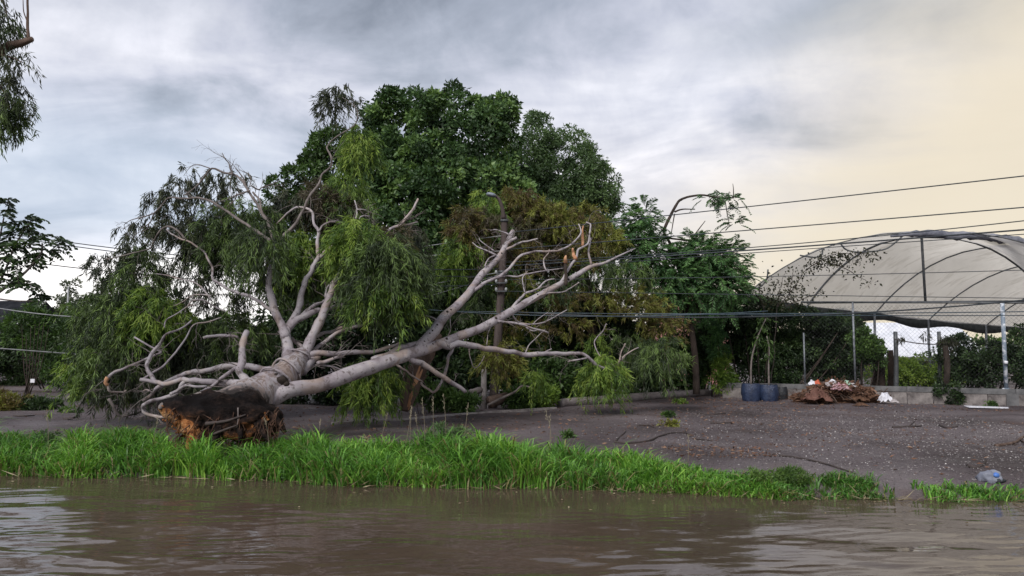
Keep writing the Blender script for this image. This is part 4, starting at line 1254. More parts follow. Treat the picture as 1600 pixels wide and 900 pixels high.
def shrub(name, label, cat, ells, n_clumps, rc, per, L, Wd, mat, nstem=5, group=None, inner=0.35, down=0.15, tint=(0.1, 0.8), stem_mat='dark_bark', stem_r=0.025, fold=0.25):
    """ells in pixels: (px, py, rx, ry, Y, rY)"""
    px, py, rx, ry, Y, rY = ells[0]
    b0 = P(px, 540, Y)
    b0[2] = float(ground_z(b0[0], Y)) - 0.03
    t = thing(name, label, cat, tuple(b0), group)
    lv = Leaves()
    cs = crown_leaves(lv, ells, n_clumps, rc, per, L, Wd, inner, down, tint)
    gz = ground_z(cs[:, 0], cs[:, 1])
    for i in range(nstem):
        e = cs[RNG.integers(len(cs))]
        foot = np.array((b0[0] * 0.6 + e[0] * 0.4 + RNG.normal(0, 0.1), b0[1] * 0.6 + e[1] * 0.4, 0.0))
        foot[2] = float(ground_z(foot[0], foot[1])) - 0.05
        MB().tube([foot, foot * 0.5 + e * 0.5 + RNG.normal(0, 0.06, 3), e], [stem_r, stem_r * 0.75, stem_r * 0.35], 6, 3, 0.1).build('stem', M[stem_mat], t, smooth=True)
    for k in range(len(lv.P)):
        p = lv.P[k]
        g_ = ground_z(p[:, 0], p[:, 1]) + 0.01
        lv.P[k][:, 2] = np.where(p[:, 2] < g_, g_ + RNG.uniform(0, 0.15, len(p)), p[:, 2])
    lv.build('foliage', M[mat], t, fold=fold)
    return t


# dark thicket behind the fallen crown, from left to right
GRP = 'shrubs behind the fallen tree'
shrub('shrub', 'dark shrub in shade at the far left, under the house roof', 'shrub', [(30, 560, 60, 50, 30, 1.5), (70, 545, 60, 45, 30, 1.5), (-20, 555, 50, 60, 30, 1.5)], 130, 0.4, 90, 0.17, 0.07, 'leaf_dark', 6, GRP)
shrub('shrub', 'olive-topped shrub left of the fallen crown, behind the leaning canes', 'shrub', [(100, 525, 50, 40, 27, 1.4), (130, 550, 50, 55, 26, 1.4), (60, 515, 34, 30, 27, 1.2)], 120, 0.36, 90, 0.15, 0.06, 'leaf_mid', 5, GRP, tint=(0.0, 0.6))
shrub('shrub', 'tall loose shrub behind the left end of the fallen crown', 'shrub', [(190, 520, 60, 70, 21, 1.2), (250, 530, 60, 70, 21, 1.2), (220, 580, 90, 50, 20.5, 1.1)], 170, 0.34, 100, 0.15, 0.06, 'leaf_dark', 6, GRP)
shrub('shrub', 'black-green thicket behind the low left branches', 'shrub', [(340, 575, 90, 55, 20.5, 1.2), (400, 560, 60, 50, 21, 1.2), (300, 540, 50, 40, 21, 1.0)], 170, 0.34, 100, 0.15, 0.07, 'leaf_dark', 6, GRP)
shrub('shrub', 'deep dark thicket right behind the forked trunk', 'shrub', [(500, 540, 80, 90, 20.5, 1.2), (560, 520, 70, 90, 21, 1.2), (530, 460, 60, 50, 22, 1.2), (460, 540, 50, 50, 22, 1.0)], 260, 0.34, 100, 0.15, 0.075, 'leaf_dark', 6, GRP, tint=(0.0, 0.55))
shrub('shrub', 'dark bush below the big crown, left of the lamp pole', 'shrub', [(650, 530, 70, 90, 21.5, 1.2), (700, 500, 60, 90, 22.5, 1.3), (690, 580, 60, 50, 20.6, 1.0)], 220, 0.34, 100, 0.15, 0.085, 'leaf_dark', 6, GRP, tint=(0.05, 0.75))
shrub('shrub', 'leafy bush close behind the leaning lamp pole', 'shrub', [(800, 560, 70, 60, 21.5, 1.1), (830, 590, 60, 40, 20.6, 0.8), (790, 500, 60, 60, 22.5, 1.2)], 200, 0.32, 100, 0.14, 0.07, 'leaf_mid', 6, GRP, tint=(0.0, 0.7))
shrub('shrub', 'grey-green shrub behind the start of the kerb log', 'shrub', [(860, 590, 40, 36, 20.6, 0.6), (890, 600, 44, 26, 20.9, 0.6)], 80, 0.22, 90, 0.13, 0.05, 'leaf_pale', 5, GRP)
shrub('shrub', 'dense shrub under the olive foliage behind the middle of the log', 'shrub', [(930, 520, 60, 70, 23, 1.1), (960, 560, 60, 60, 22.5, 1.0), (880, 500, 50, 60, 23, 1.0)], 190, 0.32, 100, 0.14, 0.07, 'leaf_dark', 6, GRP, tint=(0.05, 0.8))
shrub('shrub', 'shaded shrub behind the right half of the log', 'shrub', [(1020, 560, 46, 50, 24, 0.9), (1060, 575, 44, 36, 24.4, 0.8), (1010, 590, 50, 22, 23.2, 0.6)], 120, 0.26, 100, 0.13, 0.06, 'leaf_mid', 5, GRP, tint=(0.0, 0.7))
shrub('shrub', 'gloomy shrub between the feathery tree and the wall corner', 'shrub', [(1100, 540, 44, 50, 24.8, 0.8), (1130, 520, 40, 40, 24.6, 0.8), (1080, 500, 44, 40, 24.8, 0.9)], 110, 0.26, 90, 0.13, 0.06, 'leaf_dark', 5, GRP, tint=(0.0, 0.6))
shrub('lime_plant', 'bright yellow-green plant growing at the wall corner beside the grow bags', 'plant', [(1130, 592, 18, 22, 22.9, 0.3), (1124, 570, 12, 24, 22.9, 0.25)], 50, 0.12, 60, 0.12, 0.03, 'leaf_lime', 5, None, tint=(0.1, 0.8), stem_mat='twig', stem_r=0.012)
shrub('shrub', 'thin feathery-leaved bush on the corner above the lime-green plant', 'shrub', [(1120, 545, 18, 26, 23.0, 0.3), (1112, 520, 14, 20, 23.0, 0.3)], 40, 0.14, 60, 0.11, 0.025, 'leaf_feather', 4, None, tint=(0.2, 0.9), stem_r=0.012)

for (px, py, rx, ry, Y, lab, mt) in [(690, 622, 22, 16, 17.6, 'low green plant on the ground just right of the split stump', 'leaf_mid'), (726, 630, 20, 10, 17.4, 'low trailing weed in front of the pale short log', 'leaf_mid'), (812, 622, 26, 14, 18.8, 'low leafy plant right of the lamp pole foot', 'leaf_mid'), (846, 616, 18, 18, 19.0, 'knee-high leafy plant just left of the log end', 'leaf_gum_bright'), (655, 600, 26, 26, 17.4, 'loose green shrub right behind the split stump', 'leaf_mid'), (900, 608, 26, 14, 20.4, 'bright low plant right behind the left end of the log', 'leaf_mid')]:
    shrub('low_plant', lab, 'plant', [(px, py, rx, ry, Y, 0.3)], 34, 0.13, 60, 0.11, 0.04, mt, 4, None, tint=(0.1, 0.8), stem_r=0.008)

# dark trunks inside the thicket
for (x0, y0, x1, y1, Y, r, lab) in [(930, 615, 912, 420, 22.0, 10, 'thick black shaded trunk behind the right end of the long limb'), (1090, 612, 1096, 500, 25.5, 9, 'dark shaded trunk standing left of the wall corner')]:
    a = P(x0, y0, Y)
    a[2] = -0.05
    t = thing('shaded_trunk', lab, 'tree trunk', tuple(a))
    e = P(x1, y1, Y)
    MB().tube([a, a * 0.5 + e * 0.5 + (0.1, 0, 0), e], np.array((r * 1.2, r, r * 0.7)) * Y / FPX, 10, 4, 0.25).build('trunk', M['dark_bark'], t, smooth=True)
    fk = e + (0.5, 0.1, 0.9)
    MB().tube([e - (0, 0, 0.1), e * 0.5 + fk * 0.5, fk], np.array((r * 0.6, r * 0.5, r * 0.25)) * Y / FPX, 8, 3, 0.2).build('limb', M['dark_bark'], t, smooth=True)
    fk = e + (-0.5, 0.1, 0.8)
    MB().tube([e - (0, 0, 0.1), e * 0.5 + fk * 0.5, fk], np.array((r * 0.6, r * 0.5, r * 0.25)) * Y / FPX, 8, 3, 0.2).build('limb', M['dark_bark'], t, smooth=True)

# split brown stump standing under the limb
sb = P(632, 638, 15.8)
sb[2] = -0.02
SS = thing('split_stump', 'splintered brown stump leaning under the long pale limb', 'stump', tuple(sb))
m = MB()
m.tube([P(632, 642, 15.8), P(640, 610, 15.8), P(652, 580, 15.8), P(672, 545, 15.9), P(684, 522, 16.0)], np.array((7, 14, 14, 11, 8)) * 15.8 / FPX, 12, 4, 0.3)
m.build('trunk', M['brown_bark'], SS, smooth=True)
for k in range(9):
    x = 622 + k * 5 + RNG.normal(0, 2)
    MB().tube([P(632 + k * 1.0, 640, 15.62), P((x + 636) / 2 + 3, 606, 15.6), P(x + 8, 580 + RNG.uniform(-14, 10), 15.62)], np.array((2.5, 4, 1)) * 15.6 / FPX, 5, 3, 0.2).build('splinter', M['split'] if k in (5, 6) else M['brown_bark'], SS, smooth=False)

# ------------------------------------------------------------------ far background
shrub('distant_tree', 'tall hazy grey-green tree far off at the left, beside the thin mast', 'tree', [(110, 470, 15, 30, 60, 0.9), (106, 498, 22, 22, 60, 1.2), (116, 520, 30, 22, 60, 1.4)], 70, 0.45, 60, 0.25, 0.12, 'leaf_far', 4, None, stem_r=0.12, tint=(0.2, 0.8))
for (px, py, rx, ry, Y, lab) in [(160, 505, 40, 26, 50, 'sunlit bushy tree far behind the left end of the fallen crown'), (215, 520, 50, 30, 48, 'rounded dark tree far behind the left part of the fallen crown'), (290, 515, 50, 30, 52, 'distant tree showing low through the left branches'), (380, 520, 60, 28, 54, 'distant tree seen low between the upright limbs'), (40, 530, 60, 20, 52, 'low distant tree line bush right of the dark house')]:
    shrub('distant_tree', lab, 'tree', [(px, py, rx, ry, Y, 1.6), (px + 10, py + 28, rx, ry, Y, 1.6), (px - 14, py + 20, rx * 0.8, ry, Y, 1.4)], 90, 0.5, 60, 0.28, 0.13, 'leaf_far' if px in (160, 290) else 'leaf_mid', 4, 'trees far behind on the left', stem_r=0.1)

wd = Leaves()
for i in range(70):
    x = -75 + i * 2.3 + RNG.normal(0, 0.5)
    Yw = 78 + RNG.normal(0, 3)
    hh = RNG.uniform(1.6, 2.9)
    n = 260
    u = rand_unit(n)
    pos = np.array((x, Yw, hh * 0.5)) + u * RNG.uniform(0.6, 1, (n, 1)) * np.array((1.9, 1.2, hh * 0.55))
    wd.add(pos, unit(u + RNG.normal(0, 0.6, (n, 3))), RNG.uniform(0.35, 0.6, n), 0.25, RNG.uniform(0, 0.9, n))
wd.build('far_wood', M['leaf_mid'], None, kind='stuff')

# house corner at the far left
hb = P(-60, 540, 40)
hb[2] = 0
HO = thing('house', 'dark-roofed house corner with pale fascia at the far left', 'house', tuple(hb))
hx1 = P(18, 540, 40)[0]
hx0 = hx1 - 6.0
zt = P(0, 512, 40)[2]
za = P(0, 470, 42.5)[2]
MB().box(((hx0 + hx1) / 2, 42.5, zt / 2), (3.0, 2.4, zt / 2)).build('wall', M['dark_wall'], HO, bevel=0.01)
# gable roof, ridge running away from the camera's left
rf = MB()
x0, x1, y0, y1 = hx0 - 0.3, hx1 + 0.15, 39.8, 45.2
rf.add([(x0, y0, zt), (x1, y0, zt), (x1, y1, zt), (x0, y1, zt), (x0, (y0 + y1) / 2, za), (x1, (y0 + y1) / 2, za)], [(0, 1, 5, 4), (2, 3, 4, 5), (1, 2, 5), (3, 0, 4), (0, 3, 2, 1)])
rf.build('roof', M['dark_roof'], HO)
MB().box(((x0 + x1) / 2, y0 - 0.04, zt + 0.02), (3.2, 0.03, 0.09)).build('fascia', M['white_wall'], HO)
MB().tube([(x1 + 0.03, y0, zt + 0.02), (x1 + 0.03, (y0 + y1) / 2, za + 0.02)], 0.05, 6, 1).build('barge_board', M['white_wall'], HO)
f = MB().box((hx1 - 1.6, 40.06, zt * 0.55), (0.6, 0.05, 0.5)).build('window', M['white_wall'], HO)
MB().box((hx1 - 1.6, 40.0, zt * 0.55), (0.52, 0.02, 0.42)).build('pane', M['glass'], f)
mb = P(103, 540, 45)
MB().tube([(mb[0], 45, 0), (mb[0], 45, P(103, 448, 45)[2])], [0.07, 0.045], 8, 1).build('mast', M['grey_cable'], tag(thing('mast', 'x', 'x', (mb[0], 45, 0)), 'thin pale mast rising beside the distant hazy tree', 'mast'), smooth=True)

# pink wall and white pillar glimpsed through the leaves
pw = P(1085, 540, 30)
PW = thing('pink_house', 'pink house wall glimpsed through the leaves behind the feathery tree', 'house', (pw[0], 30, 0))
wz = P(0, 462, 30)[2]
MB().box((pw[0], 31.5, wz / 2), (1.35, 1.4, wz / 2)).build('wall', M['pink_wall'], PW, bevel=0.01)
MB().box((pw[0], 31.5, wz + 0.06), (1.5, 1.55, 0.055)).build('roof', M['concrete'], PW)
f = MB().box((pw[0] + 0.3, 30.09, 1.5), (0.35, 0.03, 0.4)).build('window', M['white_wall'], PW)
MB().box((pw[0] + 0.3, 30.05, 1.5), (0.29, 0.02, 0.34)).build('pane', M['glass'], f)

wp = P(1270, 540, 25.2)
WP = thing('white_pillar', 'white pillar top showing above the vine hedge under the canopy edge', 'pillar', (wp[0], 25.2, 0))
MB().box((wp[0], 25.2, P(0, 508, 25.2)[2] / 2), (0.09, 0.09, P(0, 508, 25.2)[2] / 2)).build('shaft', M['white_wall'], WP)
MB().box((wp[0], 25.2, P(0, 505, 25.2)[2]), (0.12, 0.12, 0.05)).build('cap', M['white_wall'], WP)

# white roofed shed beyond the fence
sx0, sx1, sY = P(1352, 540, 36)[0], P(1545, 540, 36)[0], 36.0
SH = thing('shed', 'open shed with a white sheet roof beyond the fence, hung with dry vines', 'shed', ((sx0 + sx1) / 2, sY, 0))
ze, zr = P(0, 558, 36)[2], P(0, 516, 36)[2]
nseg = 8
for i in range(nseg):
    a, c = sx0 + (sx1 - sx0) * i / nseg, sx0 + (sx1 - sx0) * (i + 1) / nseg - 0.02
    q = [(a, sY, ze), (c, sY, ze), (c, sY + 2.6, zr + 0.4), (a, sY + 2.6, zr + 0.4)]
    z = [(x, y, h + 0.03) for x, y, h in q]
    MB().add(q + z, [(0, 3, 2, 1), (4, 5, 6, 7), (0, 1, 5, 4), (1, 2, 6, 5), (2, 3, 7, 6), (3, 0, 4, 7)]).build('roof_sheet', M['white_roof'], SH)
MB().box(((sx0 + sx1) / 2, sY + 0.03, ze - 0.09), ((sx1 - sx0) / 2, 0.05, 0.08)).build('eave_beam', M['dark_steel'], SH)
for i in range(5):
    x = sx0 + 0.15 + (sx1 - sx0 - 0.3) * i / 4
    MB().box((x, sY + 0.06, ze / 2 - 0.1), (0.05, 0.05, ze / 2)).build('post', M['dark_bark'], SH)
MB().box(((sx0 + sx1) / 2, sY + 2.7, zr / 2), ((sx1 - sx0) / 2, 0.05, zr / 2)).build('back_wall', M['dark_wall'], SH)

# ------------------------------------------------------------------ canopy tunnel on pipe arches
CY = thing('shade_canopy', 'big arched canopy of pale torn shade cloth on dark pipe hoops behind the fence', 'canopy', tuple(P(1450, 540, 25) * (1, 1, 0)))
# hoops: left foot, crown, right foot (pixels) at their own distance
HOOPS = [((1163, 462), (1455, 361.5), (1748, 458), 23.2), ((1260, 479), (1448, 369), (1650, 476), 24.6), ((1366, 490), (1590, 383), (1816, 488), 26.4), ((1450, 500), (1690, 404), (1930, 498), 28.2), ((1540, 508), (1785, 424), (2030, 506), 30.0), ((1625, 514), (1880, 440), (2130, 512), 31.8)]


def hoop_pts(h, n=25):
    (lx, ly), (cx, cy), (rx, ry), Y = h
    out = []
    for i in range(n):
        t_ = i / (n - 1)
        a = math.pi * t_
        x = cx - (cx - lx) * math.cos(a) if t_ <= 0.5 else cx - (rx - cx) * math.cos(a)
        base = ly + (ry - ly) * t_
        f = abs(math.cos(a))
        y = base - (base - cy) * (1 - f ** 2.5)
        out.append(P(x, y, Y))
    return np.array(out)


HP = [hoop_pts(h) for h in HOOPS]
for i, hp in enumerate(HP):
    if i == 0:
        continue
    MB().tube(hp - (0, 0, 0.035), 0.024 if i > 1 else 0.032, 8, 1).build('hoop', M['dark_steel'], CY, smooth=True)
MB().tube(HP[0] - (0, 0, 0.02), 0.018, 6, 1).build('edge_rope', M['dark_steel'], CY, smooth=True)
# cloth between the hoops, sagging a little in each bay, front edge scalloped
rows = []
for i in range(len(HP) - 1):
    for k in range(6):
        t_ = k / 6
        r_ = HP[i] * (1 - t_) + HP[i + 1] * t_
        sag = 0.16 * math.sin(math.pi * t_) * (1.0 if i else 0.7)
        s = np.linspace(0, 1, len(r_))
        wr = 0.03 * np.sin(s * 40 + i * 2 + k * 0.7)
        r_ = r_ - np.column_stack((0 * s, 0 * s, sag * np.sin(math.pi * s) ** 0.5 + wr))
        rows.append(r_)
rows.append(HP[-1])
G = np.array(rows)
nr, nc = G.shape[:2]
idx = (np.arange(nr - 1)[:, None] * nc + np.arange(nc - 1)[None]).ravel()
F = np.column_stack((idx, idx + 1, idx + 1 + nc, idx + nc))
part('cloth', G.reshape(-1, 3), F, M['cover'], CY, smooth=True)
# rolled, bunched cloth along the crown of the front hoops
rl = MB()
pts = [P(1392, 369, 23.1), P(1420, 366, 23.1), P(1455, 365, 23.15), P(1490, 368, 23.2), P(1530, 369, 23.4), P(1570, 374, 23.6), P(1610, 381, 23.8), P(1660, 396, 24)]
rl.tube(pts, np.array((2, 4, 5.5, 6.5, 5.5, 7, 6, 5)) * 23.3 / FPX, 10, 6, 0.5)
rl.build('cloth_roll', M['roll'], CY, smooth=True)
# hanging loops of the torn front edge
for pts in [[(1313, 380), (1322, 390), (1340, 394), (1362, 393), (1384, 389), (1400, 378), (1412, 367)], [(1285, 388), (1284, 398), (1274, 402), (1262, 401), (1250, 399)], [(1200, 421), (1198, 436), (1188, 448), (1174, 452), (1160, 455)]]:
    MB().tube([P(x, y, 23.1) for x, y in pts], 1.3 * 23 / FPX, 6, 4).build('torn_edge', M['dark_steel'], CY, smooth=True)
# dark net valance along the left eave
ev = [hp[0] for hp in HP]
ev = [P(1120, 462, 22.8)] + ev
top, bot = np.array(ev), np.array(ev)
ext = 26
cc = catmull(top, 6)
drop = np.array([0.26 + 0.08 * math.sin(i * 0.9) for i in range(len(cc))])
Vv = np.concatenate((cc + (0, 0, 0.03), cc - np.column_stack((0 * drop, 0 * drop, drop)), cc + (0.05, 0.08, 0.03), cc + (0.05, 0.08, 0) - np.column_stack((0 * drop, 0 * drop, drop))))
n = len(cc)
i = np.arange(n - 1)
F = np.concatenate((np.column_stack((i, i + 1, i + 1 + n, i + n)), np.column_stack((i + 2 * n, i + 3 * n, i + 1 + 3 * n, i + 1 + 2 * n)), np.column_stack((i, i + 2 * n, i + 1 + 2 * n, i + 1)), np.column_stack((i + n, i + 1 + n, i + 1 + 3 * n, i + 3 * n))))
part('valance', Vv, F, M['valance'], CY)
# posts under the hoops, king post and tie
for i, hp in enumerate(HP[1:]):
    a = hp[0]
    MB().tube([(a[0], a[1], -0.05), (a[0], a[1], a[2])], 0.045, 8, 1).build('post', M['steel'], CY, smooth=True)
    a = hp[-1]
    MB().tube([(a[0], a[1], -0.05), (a[0], a[1], a[2])], 0.045, 8, 1).build('post', M['steel'], CY, smooth=True)
MB().tube([P(1440, 371, 24.6), P(1446, 472, 24.6)], 0.042, 8, 1).build('king_post', M['dark_steel'], CY, smooth=True)
MB().tube([HP[1][0] + (0, 0, 0.12), HP[1][-1] + (0, 0, 0.12)], 0.03, 8, 1).build('tie_bar', M['dark_steel'], CY, smooth=True)

# ------------------------------------------------------------------ low block wall and chain link fence
A0 = np.array((P(1128, 540, 22.75)[0], 22.75, 0.0))
A1 = np.array((P(1590, 540, 19.3)[0], 19.3, 0.0))
wdir = unit(A1 - A0)
WLEN = np.linalg.norm(A1 - A0) + 3.2
wrz = math.atan2(wdir[1], wdir[0])
WL = thing('block_wall', 'low grey block wall with a darker coping below the chain link fence', 'wall', tuple(A0))
blk = MB().box((0, 0, 0), (0.29, 0.085, 0.155), 0, 0.004).mesh('block')
blk.materials.append(M['block'])
cop = MB().box((0, 0, 0), (0.595, 0.10, 0.065), 0, 0.004).mesh('coping_stone')
cop.materials.append(M['coping'])
n = int(WLEN / 0.6)
for i in range(n):
    p = A0 + wdir * (0.3 + 0.6 * i)
    gz = float(ground_z(p[0], p[1]))
    o = bpy.data.objects.new('block', blk)
    o.parent = WL
    o.location = Vector(p - A0) + Vector((RNG.normal(0, 0.004), RNG.normal(0, 0.006), 0.135))
    o.rotation_euler = (0, 0, wrz + RNG.normal(0, 0.006))
    COL.objects.link(o)
for i in range(n // 2):
    p = A0 + wdir * (0.6 + 1.2 * i)
    o = bpy.data.objects.new('coping_stone', cop)
    o.parent = WL
    o.location = Vector(p - A0) + Vector((0, 0, 0.36 + RNG.normal(0, 0.003)))
    o.rotation_euler = (0, 0, wrz + RNG.normal(0, 0.004))
    COL.objects.link(o)
p = A0 + wdir * (np.linalg.norm(A1 - A0) - 0.16)
MB().box(p + (-0.03, -0.04, 0.15), (0.13, 0.10, 0.16), wrz).build('pier', M['coping'], WL)

FN = thing('chain_link_fence', 'chain link fence with steel posts and a dark top rail on the block wall', 'fence', tuple(A0 + (0, 0, 0.425)))
fz0, fz1 = 0.425, 2.62


def at_wall(px):
    """point of the wall line seen at pixel column px"""
    k = (px - 800) / FPX
    # A0.x + s*dx = k*(A0.y + s*dy)
    s = (k * A0[1] - A0[0]) / (wdir[0] - k * wdir[1])
    return A0 + wdir * s


pf0 = at_wall(1252)
posts = [(1333, 0.028, 'steel'), (1567, 0.05, 'white_steel'), (1255, 0.022, 'steel')]
for px, r, mt in posts:
    a = at_wall(px)
    z1 = P(px, 472, a[1])[2]
    if px == 1255:
        z1 = P(px, 520, a[1])[2]
    MB().tube([a + (0, 0, fz0 - 0.02), a + (0, 0, z1)], r, 10, 1).build('fence_post', M[mt], FN, smooth=True)
    if px == 1567:
        MB().tube([a + (-0.03, -0.07, 1.05), a + (-0.02, -0.08, 1.12)], [0.05, 0.04], 8, 1).build('clamp', M['white_plastic'], FN, smooth=True)
        MB().tube([a + (0, 0, fz0 - 0.02), a + (0, 0, fz0 + 0.02)], 0.10, 4, 1).build('base_plate', M['white_steel'], FN)
pend = A0 + wdir * WLEN
zr0, zr1 = P(1252, 472, pf0[1])[2], P(1567, 473, at_wall(1567)[1])[2]
zend = zr1 + (zr1 - zr0) / np.linalg.norm(at_wall(1567) - pf0) * np.linalg.norm(pend - at_wall(1567))
MB().tube([pf0 + (0, 0, zr0), pend + (0, 0, zend)], 0.026, 8, 1).build('top_rail', M['dark_steel'], FN, smooth=True)
# mesh: two families of wires, woven as thin square bars
LN = np.linalg.norm(pend - pf0)
HT = zr1 - fz0
cell = 0.105
wv, wf = [], []
nrm = np.array((-wdir[1], wdir[0], 0))


def wire(s0, z0, s1, z1, off):
    a = pf0 + wdir * s0 + (0, 0, fz0 + z0) + nrm * off
    c = pf0 + wdir * s1 + (0, 0, fz0 + z1) + nrm * off
    d = unit(c - a)
    u = nrm * 0.0015
    v = np.cross(d, nrm) * 0.0015
    k = len(wv)
    for e in (a, c):
        for q in (u + v, u - v, -u - v, v - u):
            wv.append(e + q)
    for j in range(4):
        wf.append((k + j, k + (j + 1) % 4, k + 4 + (j + 1) % 4, k + 4 + j))


s = -HT
while s < LN:
    a, c = max(s, 0), min(s + HT, LN)
    if c > a:
        wire(a, a - s, c, c - s, 0.004)
        wire(a, HT - (a - s), c, HT - (c - s), -0.004)
    s += cell
part('chain_link', np.array(wv), np.array(wf), M['wire'], FN, kind='stuff')

# ------------------------------------------------------------------ growth behind and on the fence
shrub('vine_hedge', 'dark creeper-covered hedge behind the fence, above the navy grow bags', 'hedge', [(1175, 545, 50, 55, 24.0, 0.5), (1230, 540, 60, 50, 24.0, 0.5), (1290, 540, 50, 44, 23.9, 0.5), (1200, 580, 70, 26, 23.8, 0.4), (1310, 575, 34, 30, 24, 0.4), (1265, 530, 50, 34, 24.2, 0.5), (1325, 530, 26, 30, 24.2, 0.4)], 420, 0.22, 100, 0.10, 0.05, 'leaf_dark', 8, None, tint=(0.1, 0.8), down=0.5)
shrub('hedge_top', 'loose mass of dry dark creeper slung over the hedge left of the fence post', 'creeper', [(1180, 490, 50, 24, 23.3, 0.35), (1240, 496, 50, 16, 23.2, 0.3), (1140, 490, 30, 30, 23.5, 0.4), (1300, 506, 40, 14, 23.4, 0.3)], 190, 0.18, 80, 0.09, 0.04, 'leaf_dark', 7, None, tint=(0.0, 0.6), down=0.5)
shrub('bush', 'fresh green bush behind the hedge, just left of the brown trunk', 'bush', [(1325, 520, 26, 24, 26.5, 0.6), (1340, 545, 24, 24, 26.5, 0.6), (1300, 505, 24, 18, 26.5, 0.5)], 80, 0.22, 80, 0.11, 0.05, 'leaf_mid', 5, None, tint=(0.3, 1.0))
shrub('bush', 'green creeper bush smothering the top of the dark brown trunk behind the fence', 'bush', [(1352, 540, 24, 22, 22.3, 0.3), (1368, 556, 16, 12, 22.2, 0.25)], 50, 0.16, 80, 0.09, 0.045, 'leaf_mid', 4, None, tint=(0.1, 0.8))
shrub('bush', 'bright green bush below the white shed roof', 'bush', [(1420, 580, 44, 24, 28.5, 0.7), (1465, 585, 40, 22, 28.5, 0.7), (1390, 590, 24, 20, 28, 0.6)], 110, 0.24, 80, 0.12, 0.05, 'leaf_lime', 5, None, tint=(0.2, 1.0))
shrub('bush', 'dark bush behind the fence at the right edge of the photo', 'bush', [(1545, 570, 44, 36, 22.0, 0.5), (1600, 560, 44, 46, 21.6, 0.5), (1660, 560, 44, 46, 21.4, 0.5)], 170, 0.22, 90, 0.11, 0.05, 'leaf_dark', 7, None, tint=(0.1, 0.75))
shrub('bush', 'shadowy thin bush right of the dead stalk behind the fence', 'bush', [(1492, 560, 26, 40, 22.8, 0.4), (1512, 580, 26, 28, 22.6, 0.4)], 80, 0.20, 80, 0.10, 0.045, 'leaf_dark', 5, None, tint=(0.0, 0.6))
dsb = at_wall(1476) + (0.1, 0.6, 0)
DS = thing('dead_stalk', 'dead dark stalk with a shaggy black head behind the fence', 'plant', tuple(dsb))
MB().tube([P(1478, 604, dsb[1]), P(1480, 570, dsb[1]), P(1477, 540, dsb[1])], np.array((4, 4.5, 4)) * dsb[1] / FPX, 8, 3, 0.3).build('stem', M['dark_bark'], DS, smooth=True)
lv = Leaves()
for (x, y, r_, nn) in [(1487, 535, 12, 170), (1474, 533, 9, 120), (1445, 525, 13, 70), (1408, 530, 9, 60), (1478, 560, 7, 70)]:
    u = rand_unit(nn)
    pos = P(x, y, dsb[1]) + u * RNG.uniform(0.2, 1, (nn, 1)) * np.array((1, 0.6, 1)) * r_ * dsb[1] / FPX
    lv.add(pos, unit(u * 0.4 + np.array((0, 0, -1.0)) + RNG.normal(0, 0.4, (nn, 3))), RNG.uniform(0.06, 0.16, nn), 0.022, RNG.uniform(0, 1, nn))
lv.build('foliage', M['leaf_vine'], DS)
MB().tube([P(1398, 530, dsb[1]), P(1430, 536, dsb[1]), P(1460, 538, dsb[1]), P(1480, 536, dsb[1])], 0.014, 5, 3).build('stem', M['dark_twig'], DS, smooth=True)
for (x, y0, y1, Y, r_, nm, lab, mt) in [(1372, 606, 552, 22.6, 9, 'tree_stump', 'thick dark brown trunk behind the fence left of the wooden post', 'shade_bark'), (1391, 604, 547, 23.2, 5, 'wooden_post', 'short brown wooden post under the white roof edge', 'shade_bark'), (1399, 604, 518, 22.4, 3.4, 'steel_post', 'thin dark post just right of the short wooden post', 'dark_steel'), (1467, 604, 518, 23.0, 3.0, 'dark_post', 'thin dark post left of the dead stalk', 'dark_steel')]:
    a = P(x, y0, Y)
    a[2] = -0.05
    e = P(x, y1, Y)
    o = MB().tube([a - a, (e - a) * 0.5 + (0.02, 0, 0), e - a], np.array((1.2, 1, 0.9)) * r_ * Y / FPX, 10, 3, 0.2 if 'bark' in mt else 0).build(nm, M[mt], None, smooth=True)
    o.location = tuple(a)
    tag(o, lab, 'post' if 'post' in nm else 'tree trunk')

# climbing vine silhouetted on the canopy front
vb = P(1205, 540, 22.3)
vb[2] = 0
CV = thing('climbing_vine', 'straggly dark vine climbing over the left front of the pale canopy', 'vine', tuple(vb))
lv = Leaves()
vines = [[(1205, 600), (1210, 540), (1214, 480), (1222, 440), (1228, 425)], [(1214, 480), (1240, 450), (1262, 420), (1290, 405), (1320, 402), (1345, 400)], [(1230, 470), (1236, 445), (1240, 420)], [(1290, 408), (1320, 420), (1345, 434), (1362, 443)], [(1262, 420), (1300, 398), (1350, 396), (1372, 400)], [(1196, 500), (1190, 470), (1184, 450)], [(1225, 480), (1260, 465), (1290, 455)]]
for pts in vines:
    q = catmull([P(x, y, 22.3) for x, y in pts], 6)
    q[:, 1] += RNG.normal(0, 0.04, len(q))
    MB().tube(q, np.linspace(0.014, 0.006, len(q)), 5, 1).build('stem', M['dark_twig'], CV, smooth=True)
    if pts[0][1] < 600:
        nn = 110 if pts[-1][1] < 410 else 60
        k = RNG.integers(0, len(q), nn)
        pos = q[k] + RNG.normal(0, 0.10, (nn, 3)) * (1.3, 0.6, 0.9)
        lv.add(pos, unit(RNG.normal(0, 0.6, (nn, 3)) + np.array((0, 0, -0.6))), RNG.uniform(0.06, 0.13, nn), RNG.uniform(0.04, 0.075, nn), RNG.uniform(0, 1, nn))
